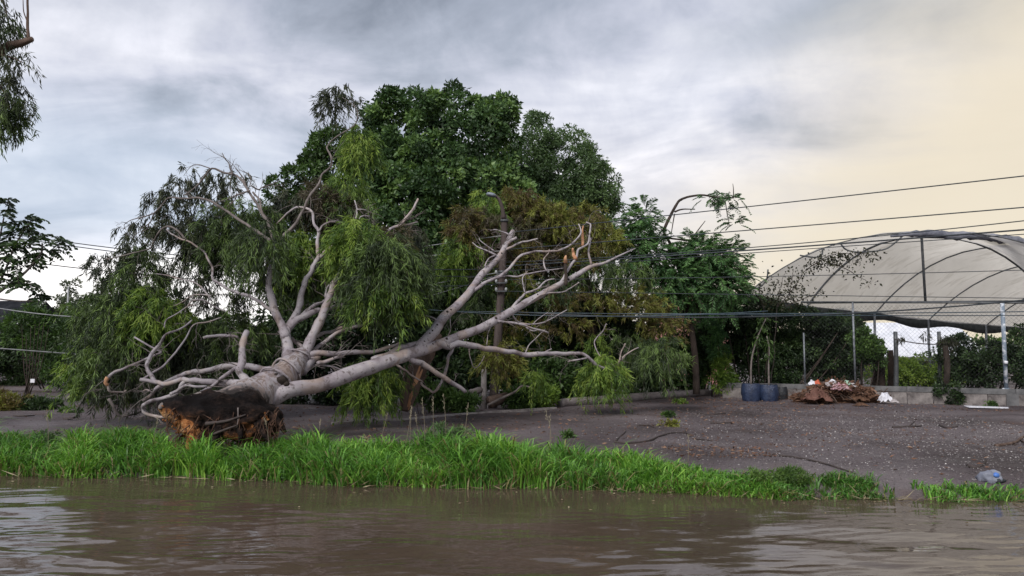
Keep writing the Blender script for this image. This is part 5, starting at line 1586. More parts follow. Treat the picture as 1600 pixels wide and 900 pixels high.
for (x, y, rx, ry, nn) in [(1310, 403, 44, 12, 200), (1285, 413, 26, 9, 90), (1215, 450, 30, 24, 160), (1200, 468, 34, 12, 130), (1240, 462, 34, 14, 90)]:
    pos = np.array([P(x + RNG.normal(0, rx * 0.5), y + RNG.normal(0, ry * 0.5), 22.3 + RNG.normal(0, 0.06)) for _ in range(nn)])
    lv.add(pos, unit(RNG.normal(0, 0.6, (nn, 3)) + np.array((0, 0, -0.5))), RNG.uniform(0.05, 0.12, nn), RNG.uniform(0.03, 0.07, nn), RNG.uniform(0, 1, nn))
lv.build('leaves', M['leaf_vine'], CV)

# ------------------------------------------------------------------ lamp pole, post, cables
lb = P(770, 636, 19.0)
lb[2] = -0.02
LP = thing('street_lamp', 'leaning street lamp pole with a grey lamp head, fallen limbs resting against it', 'street lamp', tuple(lb))
pole = [P(770, 638, 19.0), P(775, 570, 19.0), P(780, 500, 19.0), P(785, 420, 19.0), P(788, 360, 19.0), P(787, 336, 19.0)]
MB().tube(pole, np.array((7, 6.6, 6.2, 5.6, 5.0, 4.6)) * 19 / FPX, 12, 3, 0.05).build('pole', M['pole'], LP, smooth=True)
MB().tube([P(787, 342, 18.95), P(785, 326, 18.9), P(780, 312, 18.85), P(773, 305, 18.8)], np.array((3.6, 3.0, 2.6, 2.2)) * 19 / FPX, 10, 4).build('arm', M['pole'], LP, smooth=True)
V, F = blob(P(767.5, 304.5, 18.75), (8 * 19 / FPX, 0.11, 3.4 * 19 / FPX), 18, 10, 0.05, 1.0, 0, Matrix.Rotation(R(12), 3, 'Y'), 0.8)
MB().add(V, F).build('lamp_head', M['lamp_metal'], LP, smooth=True)
for yy in (345, 425):
    c = P(788 if yy < 400 else 785, yy, 19)
    MB().tube([c - (0, 0, 0.03), c + (0, 0, 0.03)], (6.3 if yy < 400 else 7.0) * 19 / FPX, 12, 1).build('band', M['dark_steel'], LP, smooth=True)
for yy in (428, 442, 455):
    c = P(783, yy, 18.85)
    MB().box(c, (0.13, 0.03, 0.015)).build('bracket', M['dark_steel'], LP)
    for sx in (-0.12, 0.12):
        MB().tube([c + (sx, 0, 0.0), c + (sx, 0, 0.05), c + (sx, 0, 0.09)], [0.025, 0.035, 0.02], 8, 1).build('insulator', M['grey_cable'], LP, smooth=True)
q = P(756, 628, 18.6)
q[2] = -0.02
o = MB().tube([(0, 0, 0), P(756, 600, 18.6) - q, P(757, 566, 18.6) - q], np.array((5, 4.6, 4.2)) * 18.6 / FPX, 10, 2, 0.06).build('post', M['concrete'], None, smooth=True)
o.location = tuple(q)
tag(o, 'short grey concrete post standing left of the lamp pole foot', 'post')


def cable(p0, pm, p1, r_px, label, mat='cable', group='overhead cables', ext0=0.0, ext1=0.0):
    """quadratic through three (px, py, Y) points, carried on past its ends by ext"""
    a, m_, c = P(*p0), P(*pm), P(*p1)
    da, dc = np.linalg.norm(m_ - a), np.linalg.norm(c - m_)
    tm = da / (da + dc)
    out = []
    for t_ in np.linspace(-ext0, 1 + ext1, 40):
        l0 = (t_ - tm) * (t_ - 1) / (tm * 1)
        l1 = t_ * (t_ - 1) / (tm * (tm - 1))
        l2 = t_ * (t_ - tm) / (1 - tm)
        out.append(a * l0 + m_ * l1 + c * l2)
    out = np.array(out)
    org = out[0].copy()
    o = MB().tube(out - org, r_px * 17 / FPX, 5, 1, 0, True).build('cable', M[mat], None, smooth=True)
    o.location = tuple(org)
    tag(o, label, 'cable', group)
    return o


cable((788, 364, 19), (1160, 324, 15.8), (1600, 275, 12.8), 0.8, 'topmost thin cable rising to the right across the warm sky', ext1=1.2)
cable((788, 390, 19), (1160, 360.5, 15.9), (1600, 324, 13.0), 0.8, 'second cable from the top right, in clear sky above the canopy', ext1=1.2)
cable((786, 410, 19), (1170, 387, 15.9), (1600, 345, 13.2), 0.7, 'third cable down, grazing the top of the canopy arch', ext1=1.2)
cable((786, 416, 19), (1170, 391, 15.9), (1600, 359, 13.4), 1.1, 'thick fourth cable passing just in front of the canopy crown', ext1=1.2)
cable((786, 424, 19), (1190, 394, 16.0), (1600, 366, 13.5), 0.6, 'lowest of the cables that cross the canopy crown', ext1=1.2)
cable((785, 437, 19), (1380, 428, 17.0), (1600, 422, 16.0), 0.6, 'thin cable crossing the middle of the pale canopy cloth', ext1=1.2)
cable((785, 455, 19), (1300, 462, 17.6), (1600, 466, 16.5), 0.6, 'thin cable just above the dark fence rail', ext1=1.2)
cable((783, 486, 18.8), (1250, 493, 17.6), (1600, 469, 16.6), 1.2, 'thick dark cable sagging below the fence rail and climbing at the right edge', 'cable', ext1=1.2)
cable((783, 489, 18.8), (1250, 490, 17.7), (1600, 487, 16.6), 0.8, 'straight dark cable running level below the fence rail', 'blue_cable', ext1=1.2)
cable((700, 486, 19.2), (950, 490, 18.4), (1600, 493, 16.8), 0.7, 'lowest level blue-black cable in front of the valance', 'blue_cable', ext1=1.2)
cable((670, 484, 19.2), (900, 494, 18.3), (1200, 486, 17.7), 0.9, 'slack blue-black cable bundle sagging right of the lamp pole', 'blue_cable', ext1=0.0)
cable((-20, 360, 15.2), (270, 398, 16.4), (787, 420, 19), 0.7, 'upper thin cable crossing the left tree and the sky gap', ext0=0.7)
cable((-20, 365, 15.2), (200, 396, 16.3), (785, 432, 19), 0.7, 'second thin cable close below the upper left one', ext0=0.7)
cable((-20, 401, 15.4), (150, 422, 16.2), (784, 444, 19), 0.7, 'lower thin cable crossing the bright strip of sky at left', ext0=0.7)
cable((787, 368, 19), (690, 381, 19.6), (560, 402, 20.4), 0.7, 'pale upper wire leaving the lamp pole leftwards against dark leaves', 'grey_cable')
cable((786, 392, 19), (690, 398, 19.6), (560, 410, 20.4), 0.7, 'pale second wire leaving the lamp pole leftwards', 'grey_cable')
cable((784, 425, 19), (720, 436, 19.4), (600, 458, 20.2), 0.8, 'pale third wire dropping left from the pole brackets', 'grey_cable')
cable((784, 428, 19), (720, 448, 19.4), (630, 474, 20.0), 0.7, 'pale lowest wire dropping steeply left from the pole brackets', 'grey_cable')
cable((-20, 543, 16), (60, 549, 16.5), (140, 555, 17), 0.9, 'pale greenish cable slung low in front of the left shrubs', 'grey_cable', ext0=0.3)
cable((12, 484, 17.5), (100, 494, 18), (185, 497, 18.5), 1.0, 'pale cable running from the house corner into the fallen crown', 'grey_cable', ext0=0.1)

# ------------------------------------------------------------------ kerb, log and lying things
kp = [P(520, 663, 14.75), P(640, 654, 15.95), P(740, 646, 17.1), P(868, 637, 18.75)]
m = MB()
for k in range(len(kp) - 1):
    a, c = kp[k], kp[k + 1]
    d = unit(c - a)
    nn = np.array((-d[1], d[0], 0)) * 0.05
    z0, z1 = float(ground_z(a[0], a[1])), float(ground_z(c[0], c[1]))
    q = [(*(a - nn)[:2], z0 - 0.05), (*(a + nn)[:2], z0 - 0.05), (*(c + nn)[:2], z1 - 0.05), (*(c - nn)[:2], z1 - 0.05)]
    m.add(q + [(x, y, z + 0.085) for x, y, z in q], [(0, 1, 2, 3), (4, 7, 6, 5), (0, 4, 5, 1), (1, 5, 6, 2), (2, 6, 7, 3), (3, 7, 4, 0)])
m.build('kerb_edging', M['concrete'], None, kind='structure')
lg0, lg1 = P(874, 628, 19.2), P(1112, 611, 23.8)
lg0[2] = lg1[2] = 0.085
o = MB().tube([lg0 - lg0, (lg1 - lg0) * 0.12, (lg1 - lg0) * 0.5 + (0.03, 0, 0.01), (lg1 - lg0) * 0.85, lg1 - lg0], [0.105, 0.115, 0.11, 0.105, 0.10], 14, 5, 0.12).build('log', M['log'], None, smooth=True)
o.location = tuple(lg0)
tag(o, 'long grey weathered log laid as a kerb along the yard edge', 'log')
for (a, c, r_, lab, mt) in [((704, 622, 18.2), (753, 609, 18.6), 6, 'pale short log lying left of the concrete post', 'log'),
                            ((764, 628, 18.4), (800, 618, 18.7), 9, 'thick grey-brown log behind the pole foot', 'brown_bark')]:
    q0, q1 = P(*a), P(*c)
    q0[2] = max(q0[2], r_ * 18.4 / FPX)
    o = MB().tube([q0 - q0, (q1 - q0) * 0.5, q1 - q0], np.array((1, 0.95, 0.85)) * r_ * 18.4 / FPX, 12, 4, 0.2).build('log', M[mt], None, smooth=True)
    o.location = tuple(q0)
    tag(o, lab, 'log')


def stick(pts, r_px, label, mat='dark_twig', group='sticks lying about', forks=()):
    """pts: pixels of a stick lying on the ground"""
    def onground(x, y, lift=0.0):
        Y = EYE * FPX / (y - 540.0)
        p = P(x, y, Y)
        return np.array((p[0], p[1], float(ground_z(p[0], p[1])) + lift))
    q = np.array([onground(x, y, 0.012) for x, y in pts])
    Ym = q[:, 1].mean()
    org = q[0].copy()
    m = MB().tube(q - org, np.linspace(r_px, r_px * 0.5, len(q)) * Ym / FPX, 6, 4, 0.2)
    for fk in forks:
        w = np.array([onground(x, y, 0.015 + 0.03 * i) for i, (x, y) in enumerate(fk)])
        m.tube(w - org, np.linspace(r_px * 0.6, r_px * 0.25, len(w)) * Ym / FPX, 5, 3, 0.2)
    o = m.build('stick', M[mat], None, smooth=True)
    o.location = tuple(org)
    return tag(o, label, 'stick', group)


stick([(960, 691), (985, 691), (1014, 688), (1030, 680), (1050, 674), (1072, 673), (1078, 679)], 1.6, 'longest bent black stick on the gravel in front of the grass', forks=[[(1068, 673), (1074, 669)]])
stick([(961, 690), (972, 680), (978, 675)], 1.3, 'short slanting stick at the grass edge left of the bent one')
stick([(995, 663), (1012, 663), (1024, 667)], 1.6, 'small dark stick beside the green leaf scrap')
stick([(1090, 644), (1108, 646), (1134, 645)], 1.3, 'thin dark stick left of the grow bags on bare soil')
stick([(1110, 661), (1130, 661), (1144, 660)], 1.6, 'straight dark stick lying out on the gravel')
stick([(1085, 683), (1100, 685), (1112, 687)], 1.4, 'tiny dark twig right of the bent stick')
stick([(1218, 711), (1240, 714), (1275, 721), (1300, 726), (1336, 732)], 2.0, 'long straight dark branch lying behind the right-hand grass')
stick([(1290, 745), (1320, 746), (1344, 741), (1356, 735)], 2.2, 'curved dark branch on the mud by the sparse grass', forks=[[(1330, 744), (1342, 747)]])
stick([(1395, 667), (1425, 666), (1440, 665)], 2.0, 'dark stick far right on the gravel, straight', forks=[[(1420, 666), (1430, 662)]])
stick([(1468, 665), (1480, 668), (1496, 667)], 2.0, 'short dark stick further right, with a kink')
stick([(1556, 694), (1572, 692), (1588, 688), (1600, 682), (1615, 684)], 3.0, 'thick brown branch at the right edge of the gravel', 'brown_bark', forks=[[(1594, 686), (1604, 692)]])
stick([(1512, 726), (1524, 728), (1536, 724), (1540, 719)], 3.0, 'black crooked stick touching the blue-grey sack')
stick([(1230, 623), (1245, 624), (1262, 626)], 3.0, 'short brown stick poking from the left of the rubbish heap', 'brown_bark')
stick([(100, 652), (112, 652), (122, 648)], 2.2, 'dark forked stick lying on the left path', forks=[[(106, 652), (116, 656)]])
stick([(22, 648), (38, 649), (54, 648)], 1.6, 'thin dark stick at the far left of the path')
stick([(80, 612), (40, 612), (-10, 611)], 2.2, 'long dark pole lying across the far left path')
stick([(186, 650), (200, 650), (216, 645), (226, 640)], 2.2, 'dark stick below the low left branches')
stick([(600, 690), (620, 691), (645, 688)], 1.0, 'pale straw stalk on the soil behind the grass', 'straw')
stick([(560, 683), (580, 686), (596, 684)], 1.2, 'pale straw stalk beside the first, nearer the trunk', 'straw')
# pale upright snapped stick left of the roots, and a sagging branch before the log
for pts, r_, nm, lab in [([(170, 623, 12.9), (176, 633, 12.9), (182, 644, 12.95), (188, 650, 13.0), (200, 650, 13.1)], 2.6, 'broken_branch', 'pale snapped branch propped up left of the torn roots'),
                         ([(762, 633, 17.6), (784, 622, 17.6), (805, 612, 17.6), (816, 603, 17.6), (835, 607, 17.6)], 2.2, 'broken_branch', 'pale bent branch propped before the left end of the log')]:
    q = np.array([P(*p) for p in pts])
    o = MB().tube(q - q[0], np.linspace(r_, r_ * 0.6, len(q)) * q[0][1] / FPX, 7, 4, 0.15).build(nm, M['twig'], None, smooth=True)
    o.location = tuple(q[0])
    tag(o, lab, 'branch')

# canes with a small white sign at the far left
cb = P(40, 625, 21.3)
cb[2] = 0
CN = thing('leaning_canes', 'bundle of thin brown canes leaning right at the far left', 'canes', tuple(cb))
for k in range(7):
    MB().tube([cb + (RNG.normal(0, 0.05), RNG.normal(0, 0.05), 0), P(38 + k * 4, 580, 21.3), P(34 + k * 7, 500 + RNG.uniform(0, 24), 21.4)], [0.018, 0.014, 0.006], 5, 3, 0.1).build('cane', M['dark_bark'], CN, smooth=True)
sp = P(51, 595, 21.0)
o = MB().box((0, 0, 0), (0.055, 0.012, 0.05), 0.1).build('tag_board', M['white_plastic'], None, bevel=0.004)
o.location = tuple(sp)
tag(o, 'small white square board hanging on the leaning canes', 'sign')

# brush heaps on the left path
for nm, lab, ells, nn, mt in [('brush_heap', 'brown-green heap of cut foliage at the left edge of the path', [(15, 634, 34, 16, 18.5, 0.5), (-20, 630, 30, 18, 18.6, 0.5)], 70, 'leaf_olive'), ('brush_heap', 'small low heap of dark twigs right of the left-edge heap', [(62, 634, 26, 8, 18.6, 0.4)], 36, 'leaf_dark')]:
    shrub(nm, lab, 'brush heap', ells, nn, 0.14, 70, 0.12, 0.03, mt, 4, None, stem_mat='dark_twig', stem_r=0.012)
for (px, py, rx, lab, mt) in [(1046, 651, 14, 'flat scrap of pale green leaves on the gravel beside a dark stick', 'leaf_mid'), (1066, 630, 12, 'tuft of yellow-green leaves on the soil near the log end', 'leaf_lime'), (884, 682, 11, 'small dark green leaf clump lying at the grass edge', 'leaf_mid'), (1046, 664, 12, 'dry olive twig scrap in front of the pale green leaves', 'leaf_olive'), (1545, 634, 10, 'little green weed at the wall foot by the flat white sheet', 'leaf_mid'), (110, 642, 20, 'low green weed beside the left path', 'leaf_mid')]:
    Yg = EYE * FPX / (py - 540)
    shrub('leaf_scrap', lab, 'leaves', [(px, py - 1, rx, 3, Yg, 0.12)], 8, 0.05, 26, 0.08, 0.03, mt, 2, None, stem_mat='dark_twig', stem_r=0.006)
# weed sprawling on the wall face
shrub('wall_weed', 'dark weed sprawling over the wall between the grey bag and the flat sheet', 'weed', [(1492, 618, 12, 16, 19.9, 0.12), (1465, 612, 14, 8, 20.1, 0.1)], 34, 0.10, 50, 0.08, 0.03, 'leaf_dark', 4, None, stem_mat='dark_twig', stem_r=0.008)

# ------------------------------------------------------------------ grow bags with saplings


def grow_bag(px, py, Y, w, h, mat, label, sapling):
    k = Y / FPX
    p = P(px, py, Y)
    p[2] = float(ground_z(p[0], p[1])) - 0.01
    t = thing('grow_bag', label, 'plant bag', tuple(p), 'grow bags by the wall')
    rr, hh = w * k / 2, h * k
    nu, nv = 20, 9
    V, F = [], []
    for j in range(nv):
        z = hh * j / (nv - 1)
        prof = 0.88 + 0.14 * math.sin(math.pi * min(1, j / (nv - 1) * 0.9)) - (0.02 if j == nv - 1 else 0)
        for i in range(nu):
            a = 2 * math.pi * i / nu
            w_ = 1 + 0.07 * mnoise.noise(Vector((math.cos(a) * 2 + px, math.sin(a) * 2, z * 9)))
            V.append(p + (math.cos(a) * rr * prof * w_, math.sin(a) * rr * prof * w_, z + 0.02 * mnoise.noise(Vector((a * 2, px, 1))) * (j == nv - 1)))
    for j in range(nv):
        for i in range(nu):
            if j < nv - 1:
                i2 = (i + 1) % nu
                F.append((j * nu + i, j * nu + i2, (j + 1) * nu + i2, (j + 1) * nu + i))
    MB().add(V, F).build('bag', M[mat], t, smooth=True)
    V2 = [p + (math.cos(a) * rr * 0.86, math.sin(a) * rr * 0.86, hh * 0.88) for a in np.linspace(0, 2 * math.pi, 16, endpoint=False)] + [p + (0, 0, hh * 0.95)]
    MB().add(V2, [(i, (i + 1) % 16, 16) for i in range(16)]).build('soil', M['soil'], t, smooth=True)
    if sapling:
        q = [P(x, y, Y) for x, y in sapling]
        q[0] = p + (0, 0, hh * 0.85)
        MB().tube(q, np.linspace(0.028, 0.014, len(q)), 7, 4, 0.1).build('stem', M['twig'], t, smooth=True)
        lv = Leaves()
        cc_ = catmull(q, 6)[8:]
        nn = 130
        kk = RNG.integers(0, len(cc_), nn)
        pos = cc_[kk] + RNG.normal(0, 0.10, (nn, 3)) * (np.linspace(0.4, 1.3, len(cc_))[kk][:, None])
        lv.add(pos, unit(RNG.normal(0, 0.5, (nn, 3)) + np.array((0, 0, -0.7))), RNG.uniform(0.10, 0.2, nn), 0.028, RNG.uniform(0.1, 0.8, nn))
        lv.build('foliage', M['leaf_mid'], t)
    return t


grow_bag(1174, 625, 21.4, 30, 27, 'bag', 'left navy plastic grow bag holding a thin leaning sapling', [(1174, 600), (1174, 565), (1181, 535), (1190, 512), (1197, 498)])
grow_bag(1202, 625.5, 21.3, 29, 26, 'bag', 'right navy plastic grow bag with a thinner sapling', [(1202, 600), (1201, 570), (1202, 545), (1198, 525)])
grow_bag(1222, 624, 21.8, 17, 20, 'black_bag', 'small black grow bag half hidden right of the navy pair', None)

# ------------------------------------------------------------------ rubbish heap against the wall


def crumple(px, py, Y, w, h, d, mat, name, label, cat, seed, n=11, amp=0.5, fold=1.0, lean=0.0):
    """a crumpled sheet: a grid bent and creased into a lump, thickened"""
    k = Y / FPX
    V, F = [], []
    for j in range(n):
        for i in range(n):
            u, v = i / (n - 1) - 0.5, j / (n - 1) - 0.5
            nz = mnoise.fractal(Vector((u * 4 + seed, v * 4, seed)), 1.0, 2.0, 4)
            nx = mnoise.noise(Vector((u * 5, v * 5 + seed, 3.3)))
            ny = mnoise.noise(Vector((u * 5 + 9, v * 5 + seed, 7.3)))
            dome = max(0.0, 1 - (u * u + v * v) * 3.4)
            V.append((u * w * k + nx * amp * 0.25 * w * k, v * d + ny * amp * 0.2 * d, h * k * (0.12 + 0.8 * dome * (1 + lean * u) + amp * 0.35 * nz * fold)))
    for j in range(n - 1):
        for i in range(n - 1):
            F.append((j * n + i, j * n + i + 1, (j + 1) * n + i + 1, (j + 1) * n + i))
    V = np.array(V)
    V[:, 2] = np.maximum(V[:, 2], 0.0)
    p = P(px, py, Y)
    me = MB().add(V, F).mesh(name)
    o = add(name, me, M[mat])
    o.location = tuple(p)
    sm = o.modifiers.new('solid', 'SOLIDIFY')
    sm.thickness = 0.006
    tag(o, label, cat)
    return o


G0 = float(ground_z(P(1300, 620, 21)[0], 21))
RH = thing('rubbish_heap', 'brown heap of dead leaves and bark piled against the low wall', 'heap', tuple(P(1315, 628, 20.6) * (1, 1, 0)))
m = MB()
for (x, y, w, h, dd, sd) in [(1300, 626, 48, 26, 0.42, 1.0), (1335, 627, 32, 22, 0.38, 4.0), (1270, 628, 24, 14, 0.3, 7.0)]:
    c = P(x, y, 20.7)
    V, F = blob(c, (w * 20.7 / FPX, dd, h * 20.7 / FPX), 34, 20, 0.7, 4.0, sd)
    V[:, 2] = np.maximum(V[:, 2], -0.04)
    m.add(V, F)
m.build('mound', M['dead'], RH, smooth=False)
lv = Leaves()
nn = 3200
xx = RNG.normal(0, 1, nn)
pos = np.array([P(1312 + 26 * a, 618 - 12 * math.exp(-a * a / 1.4) + RNG.normal(0, 5), 20.5 + RNG.normal(0, 0.25)) for a in xx])
pos[:, 2] = np.maximum(pos[:, 2], 0.01)
lv.add(pos, unit(RNG.normal(0, 1, (nn, 3)) * (1, 1, 0.5)), RNG.uniform(0.05, 0.17, nn), RNG.uniform(0.02, 0.06, nn), RNG.uniform(0, 0.85, nn))
lv.build('dead_leaf', M['leaf_litter'], RH, kind='stuff')
for k in range(30):
    a = P(RNG.uniform(1262, 1350), RNG.uniform(608, 622), 20.25 + RNG.normal(0, 0.1))
    d = unit(np.array((RNG.normal(), RNG.normal() * 0.5, RNG.uniform(-0.6, 0.1))))
    MB().tube([a, a + d * 0.2 + RNG.normal(0, 0.02, 3), a + d * 0.42], [0.018, 0.014, 0.006], 5, 2, 0.2).build('twig', M['brown_bark'], RH, smooth=True)
crumple(1277, 627, 20.1, 44, 20, 0.42, 'brown_tarp', 'brown_sheet', 'crumpled red-brown sheet at the left front of the rubbish heap', 'sheet', 2.2, 15, 0.7)
crumple(1269, 602, 20.3, 13, 9, 0.16, 'white_plastic', 'plastic_wrapper', 'white wrapper at the top left of the rubbish heap', 'wrapper', 5.0, 9, 0.8)
crumple(1277, 601, 20.25, 9, 8, 0.12, 'red', 'plastic_wrapper', 'orange-red wrapper beside the white one on the heap', 'wrapper', 6.0, 9, 0.8)
crumple(1312, 610, 20.15, 30, 12, 0.3, 'pink', 'plastic_wrapper', 'pink and white wrapper in the middle of the heap', 'wrapper', 8.0, 11, 0.8)
crumple(1300, 604, 20.3, 20, 10, 0.25, 'grey_paper', 'crumpled_paper', 'grey crumpled paper just above the pink wrapper', 'paper', 9.0, 9, 0.8)
crumple(1301, 598, 20.4, 11, 6, 0.14, 'white_plastic', 'crumpled_paper', 'pale scrap on the very top of the heap', 'paper', 12.0, 8, 0.7)
crumple(1323, 602, 20.35, 11, 8, 0.14, 'mint', 'plastic_wrapper', 'mint green wrapper at the top right of the heap', 'wrapper', 14.0, 8, 0.9)
crumple(1333, 605, 20.35, 10, 7, 0.14, 'grey_paper', 'crumpled_paper', 'pale grey scrap right of the mint wrapper', 'paper', 15.0, 8, 0.9)
crumple(1338, 626, 20.2, 34, 11, 0.34, 'dead', 'bark_sheet', 'dark curled bark on the right flank of the heap', 'bark', 17.0, 13, 0.9)
crumple(1384, 628.5, 20.2, 20, 16, 0.22, 'white_plastic', 'plastic_bag', 'pale lilac plastic bag lying by the wall right of the heap', 'bag', 19.0, 11, 0.8)
crumple(1397, 629, 20.1, 11, 6, 0.14, 'grey_paper', 'crumpled_paper', 'cream scrap touching the pale plastic bag', 'paper', 21.0, 8, 0.8)
crumple(1345, 634, 19.2, 20, 5, 0.2, 'leaf_scrap' if False else 'dead', 'dry_palm_piece', 'flat dry brown leaf base in front of the heap', 'leaf', 23.0, 9, 0.7)
# flat white sheet lying at the wall foot
fs = P(1545, 636, 18.9)
m = MB()
m.box((0, 0, 0.02), (0.50, 0.16, 0.012), 0.02, 0.012)
o = m.build('flat_sheet', M['white_plastic'], None, bevel=0.005)
o.location = (fs[0], fs[1], float(ground_z(fs[0], fs[1])) + 0.01)
o.rotation_euler = (R(3), R(1.5), wrz * 0.3)
tag(o, 'flat white sheet lying on the soil below the wall at right', 'sheet')
# blue-grey sack on the gravel
sY = EYE * FPX / (737 - 540)
sp = P(1548, 737, sY)
sp[2] = float(ground_z(sp[0], sp[1]))
SK = thing('sack', 'grey sack with a blue print half sunk in the gravel at right', 'sack', tuple(sp))
V, F = blob(sp + (0.0, 0.03, 0.045), (0.125, 0.10, 0.085), 26, 16, 0.35, 1.8, 4.4)
V[:, 2] = np.maximum(V[:, 2], sp[2] - 0.02)
MB().add(V, F).build('body', M['stone'], SK, smooth=True)
V, F = blob(sp + (0.035, -0.045, 0.085), (0.036, 0.03, 0.03), 14, 10, 0.3, 2, 1.4)
MB().add(V, F).build('print_patch', M['blue'], SK, smooth=True)
MB().tube([sp + (0.03, -0.05, 0.02), sp + (0.10, -0.03, 0.02), sp + (0.17, 0.0, 0.015)], [0.03, 0.03, 0.012], 8, 3, 0.3).build('sack_neck', M['valance'], SK, smooth=True)
# white cup by the corner
cp = P(1110, 602, 23.2)
o = MB().tube([(0, 0, 0), (0.015, 0, 0.10), (0.02, 0, 0.20), (0.022, 0, 0.24)], [0.05, 0.055, 0.06, 0.045], 12, 3).build('plastic_bottle', M['white_plastic'], None, smooth=True)
o.location = (cp[0], cp[1], 0.17)
o.rotation_euler = (0, R(-12), 0)
tag(o, 'white plastic bottle perched at the far end of the log', 'bottle')

# ------------------------------------------------------------------ ground litter
nn = 26000
X = RNG.uniform(1.0, 9.5, nn)
Y = RNG.uniform(8.8, 19, nn) ** 1.0
keep = RNG.uniform(0, 1, nn) < np.clip((X - 0.8 - 0.12 * (Y - 9)) / 4.0, 0.04, 1) * np.clip((19.5 - Y) / 5, 0.1, 1)
X, Y = X[keep], Y[keep]
keep = Y > edge_y(X) + 0.45
X, Y = X[keep], Y[keep]
pos = np.column_stack((X, Y, ground_z(X, Y) + 0.008))
D = unit(np.column_stack((RNG.normal(size=len(X)), RNG.normal(size=len(X)), RNG.normal(0, 0.12, len(X)))))
lv = Leaves()
lv.add(pos, D, RNG.uniform(0.010, 0.036, len(X)), RNG.uniform(0.006, 0.018, len(X)), RNG.uniform(0, 1, len(X)) ** 2.2)
lv.build('pale_chips', M['chips'], None, kind='stuff', fold=0.3)

lv = Leaves()
for (n_, x0, x1, y0, y1) in [(900, 4.5, 12.5, 17.5, 22.3), (260, 2.2, 3.6, 10.4, 11.6), (1500, -6, 6, 11.2, 19), (500, 4, 10, 9, 17), (500, 2, 8, 18, 24), (300, -12, -5, 12, 22)]:
    X, Y = RNG.uniform(x0, x1, n_), RNG.uniform(y0, y1, n_)
    keep = Y > edge_y(X) + 0.5
    X, Y = X[keep], Y[keep]
    pos = np.column_stack((X, Y, ground_z(X, Y) + 0.01))
    D = unit(np.column_stack((RNG.normal(size=len(X)), RNG.normal(size=len(X)), RNG.normal(0.1, 0.2, len(X)))))
    lv.add(pos, D, RNG.uniform(0.02, 0.10, len(X)), RNG.uniform(0.008, 0.03, len(X)), RNG.uniform(0, 1, len(X)))
lv.build('leaf_litter', M['leaf_litter'], None, kind='stuff', fold=0.4)

# ------------------------------------------------------------------ grass on the bank


def grass(name, n_tufts, per, xr, width, height, seed_mat='grass', dens=None, tint=(0.3, 0.9)):
    X = RNG.uniform(*xr, n_tufts)
    w = width(X)
    d = RNG.beta(1.1, 1.25, n_tufts) * w - 0.03
    if dens is not None:
        k = RNG.uniform(0, 1, n_tufts) < dens(X, d)
        X, d, w = X[k], d[k], w[k]
    n = len(X)
    Y = edge_y(X) + d
    tt = RNG.uniform(*tint, (n, 1)) * 0.65 + 0.35 * (tint[0] + (tint[1] - tint[0]) * (0.5 + 0.5 * np.sin(X * 3.1 + d * 3.0 + 1.5 * np.sin(X * 1.1))))[:, None]
    hs = height(X) * (0.75 + 0.45 * RNG.uniform(0, 1, n)) * (1 - 0.25 * np.clip(d / w, 0, 1))
    bx = X[:, None] + RNG.normal(0, 0.035, (n, per))
    by = Y[:, None] + RNG.normal(0, 0.035, (n, per))
    h = hs[:, None] * RNG.uniform(0.5, 1.3, (n, per)) * (1.0 + 0.38 * np.sin(X * 5.1 + d * 4)[:, None] * np.sin(X * 2.3 + 1)[:, None] + 0.16 * np.sin(X * 11 + d * 7)[:, None])
    T = tt + RNG.normal(0, 0.12, (n, per))
    dead = RNG.uniform(0, 1, (n, per)) < 0.07 + 0.25 * np.clip((0.15 - d[:, None]) / 0.3, 0, 1)
    T = np.where(dead, RNG.uniform(0, 0.10, (n, per)), np.clip(T, 0.2, 1))
    m = n * per
    bx, by, h, T = bx.reshape(m), by.reshape(m), h.reshape(m), T.reshape(m)
    bz = np.maximum(ground_z(bx, by), WATER_Z - 0.06) - 0.01
    base = np.column_stack((bx, by, bz))
    a = RNG.uniform(0, 2 * math.pi, m)
    hd = np.column_stack((np.cos(a), np.sin(a) * 0.8 - 0.12, np.zeros(m)))
    lean = RNG.uniform(0.2, 1.25, m)[:, None] * h[:, None]
    side = np.column_stack((-np.sin(a), np.cos(a), np.zeros(m)))
    # turn blades part-way to a random facing
    side = unit(side + RNG.normal(0, 0.5, (m, 3)) * (1, 1, 0.2))
    wd_ = (RNG.uniform(0.0045, 0.0120, m))[:, None]
    up = np.array((0, 0, 1.0))
    p1 = base + hd * lean * 0.16 + up * h[:, None] * 0.48
    p2 = base + hd * lean * 0.55 + up * h[:, None] * 0.84
    p3 = base + hd * lean * 1.1 + up * h[:, None] * RNG.uniform(0.62, 1.05, m)[:, None]
    V = np.stack((base - side * wd_, base + side * wd_, p1 - side * wd_ * 0.95, p1 + side * wd_ * 0.95, p2 - side * wd_ * 0.7, p2 + side * wd_ * 0.7, p3), 1)
    b0 = np.arange(m)[:, None] * 7
    F = np.concatenate([b0 + np.array(t_) for t_ in ((0, 1, 3), (0, 3, 2), (2, 3, 5), (2, 5, 4), (4, 5, 6))])
    return add(name, fast_mesh(name, V.reshape(-1, 3), F, np.repeat(T, 7)), M[seed_mat], None, 'stuff')


def gw(X):
    return np.interp(X, [-12, -3, 0, 1.2, 2.2, 3.0], [1.65, 1.45, 1.25, 1.0, 0.62, 0.38])


def gh(X):
    return np.interp(X, [-12, -4.2, -2.5, -1.2, -0.4, 0.6, 1.6, 2.4, 3.0], [0.27, 0.27, 0.28, 0.27, 0.34, 0.28, 0.21, 0.16, 0.11])


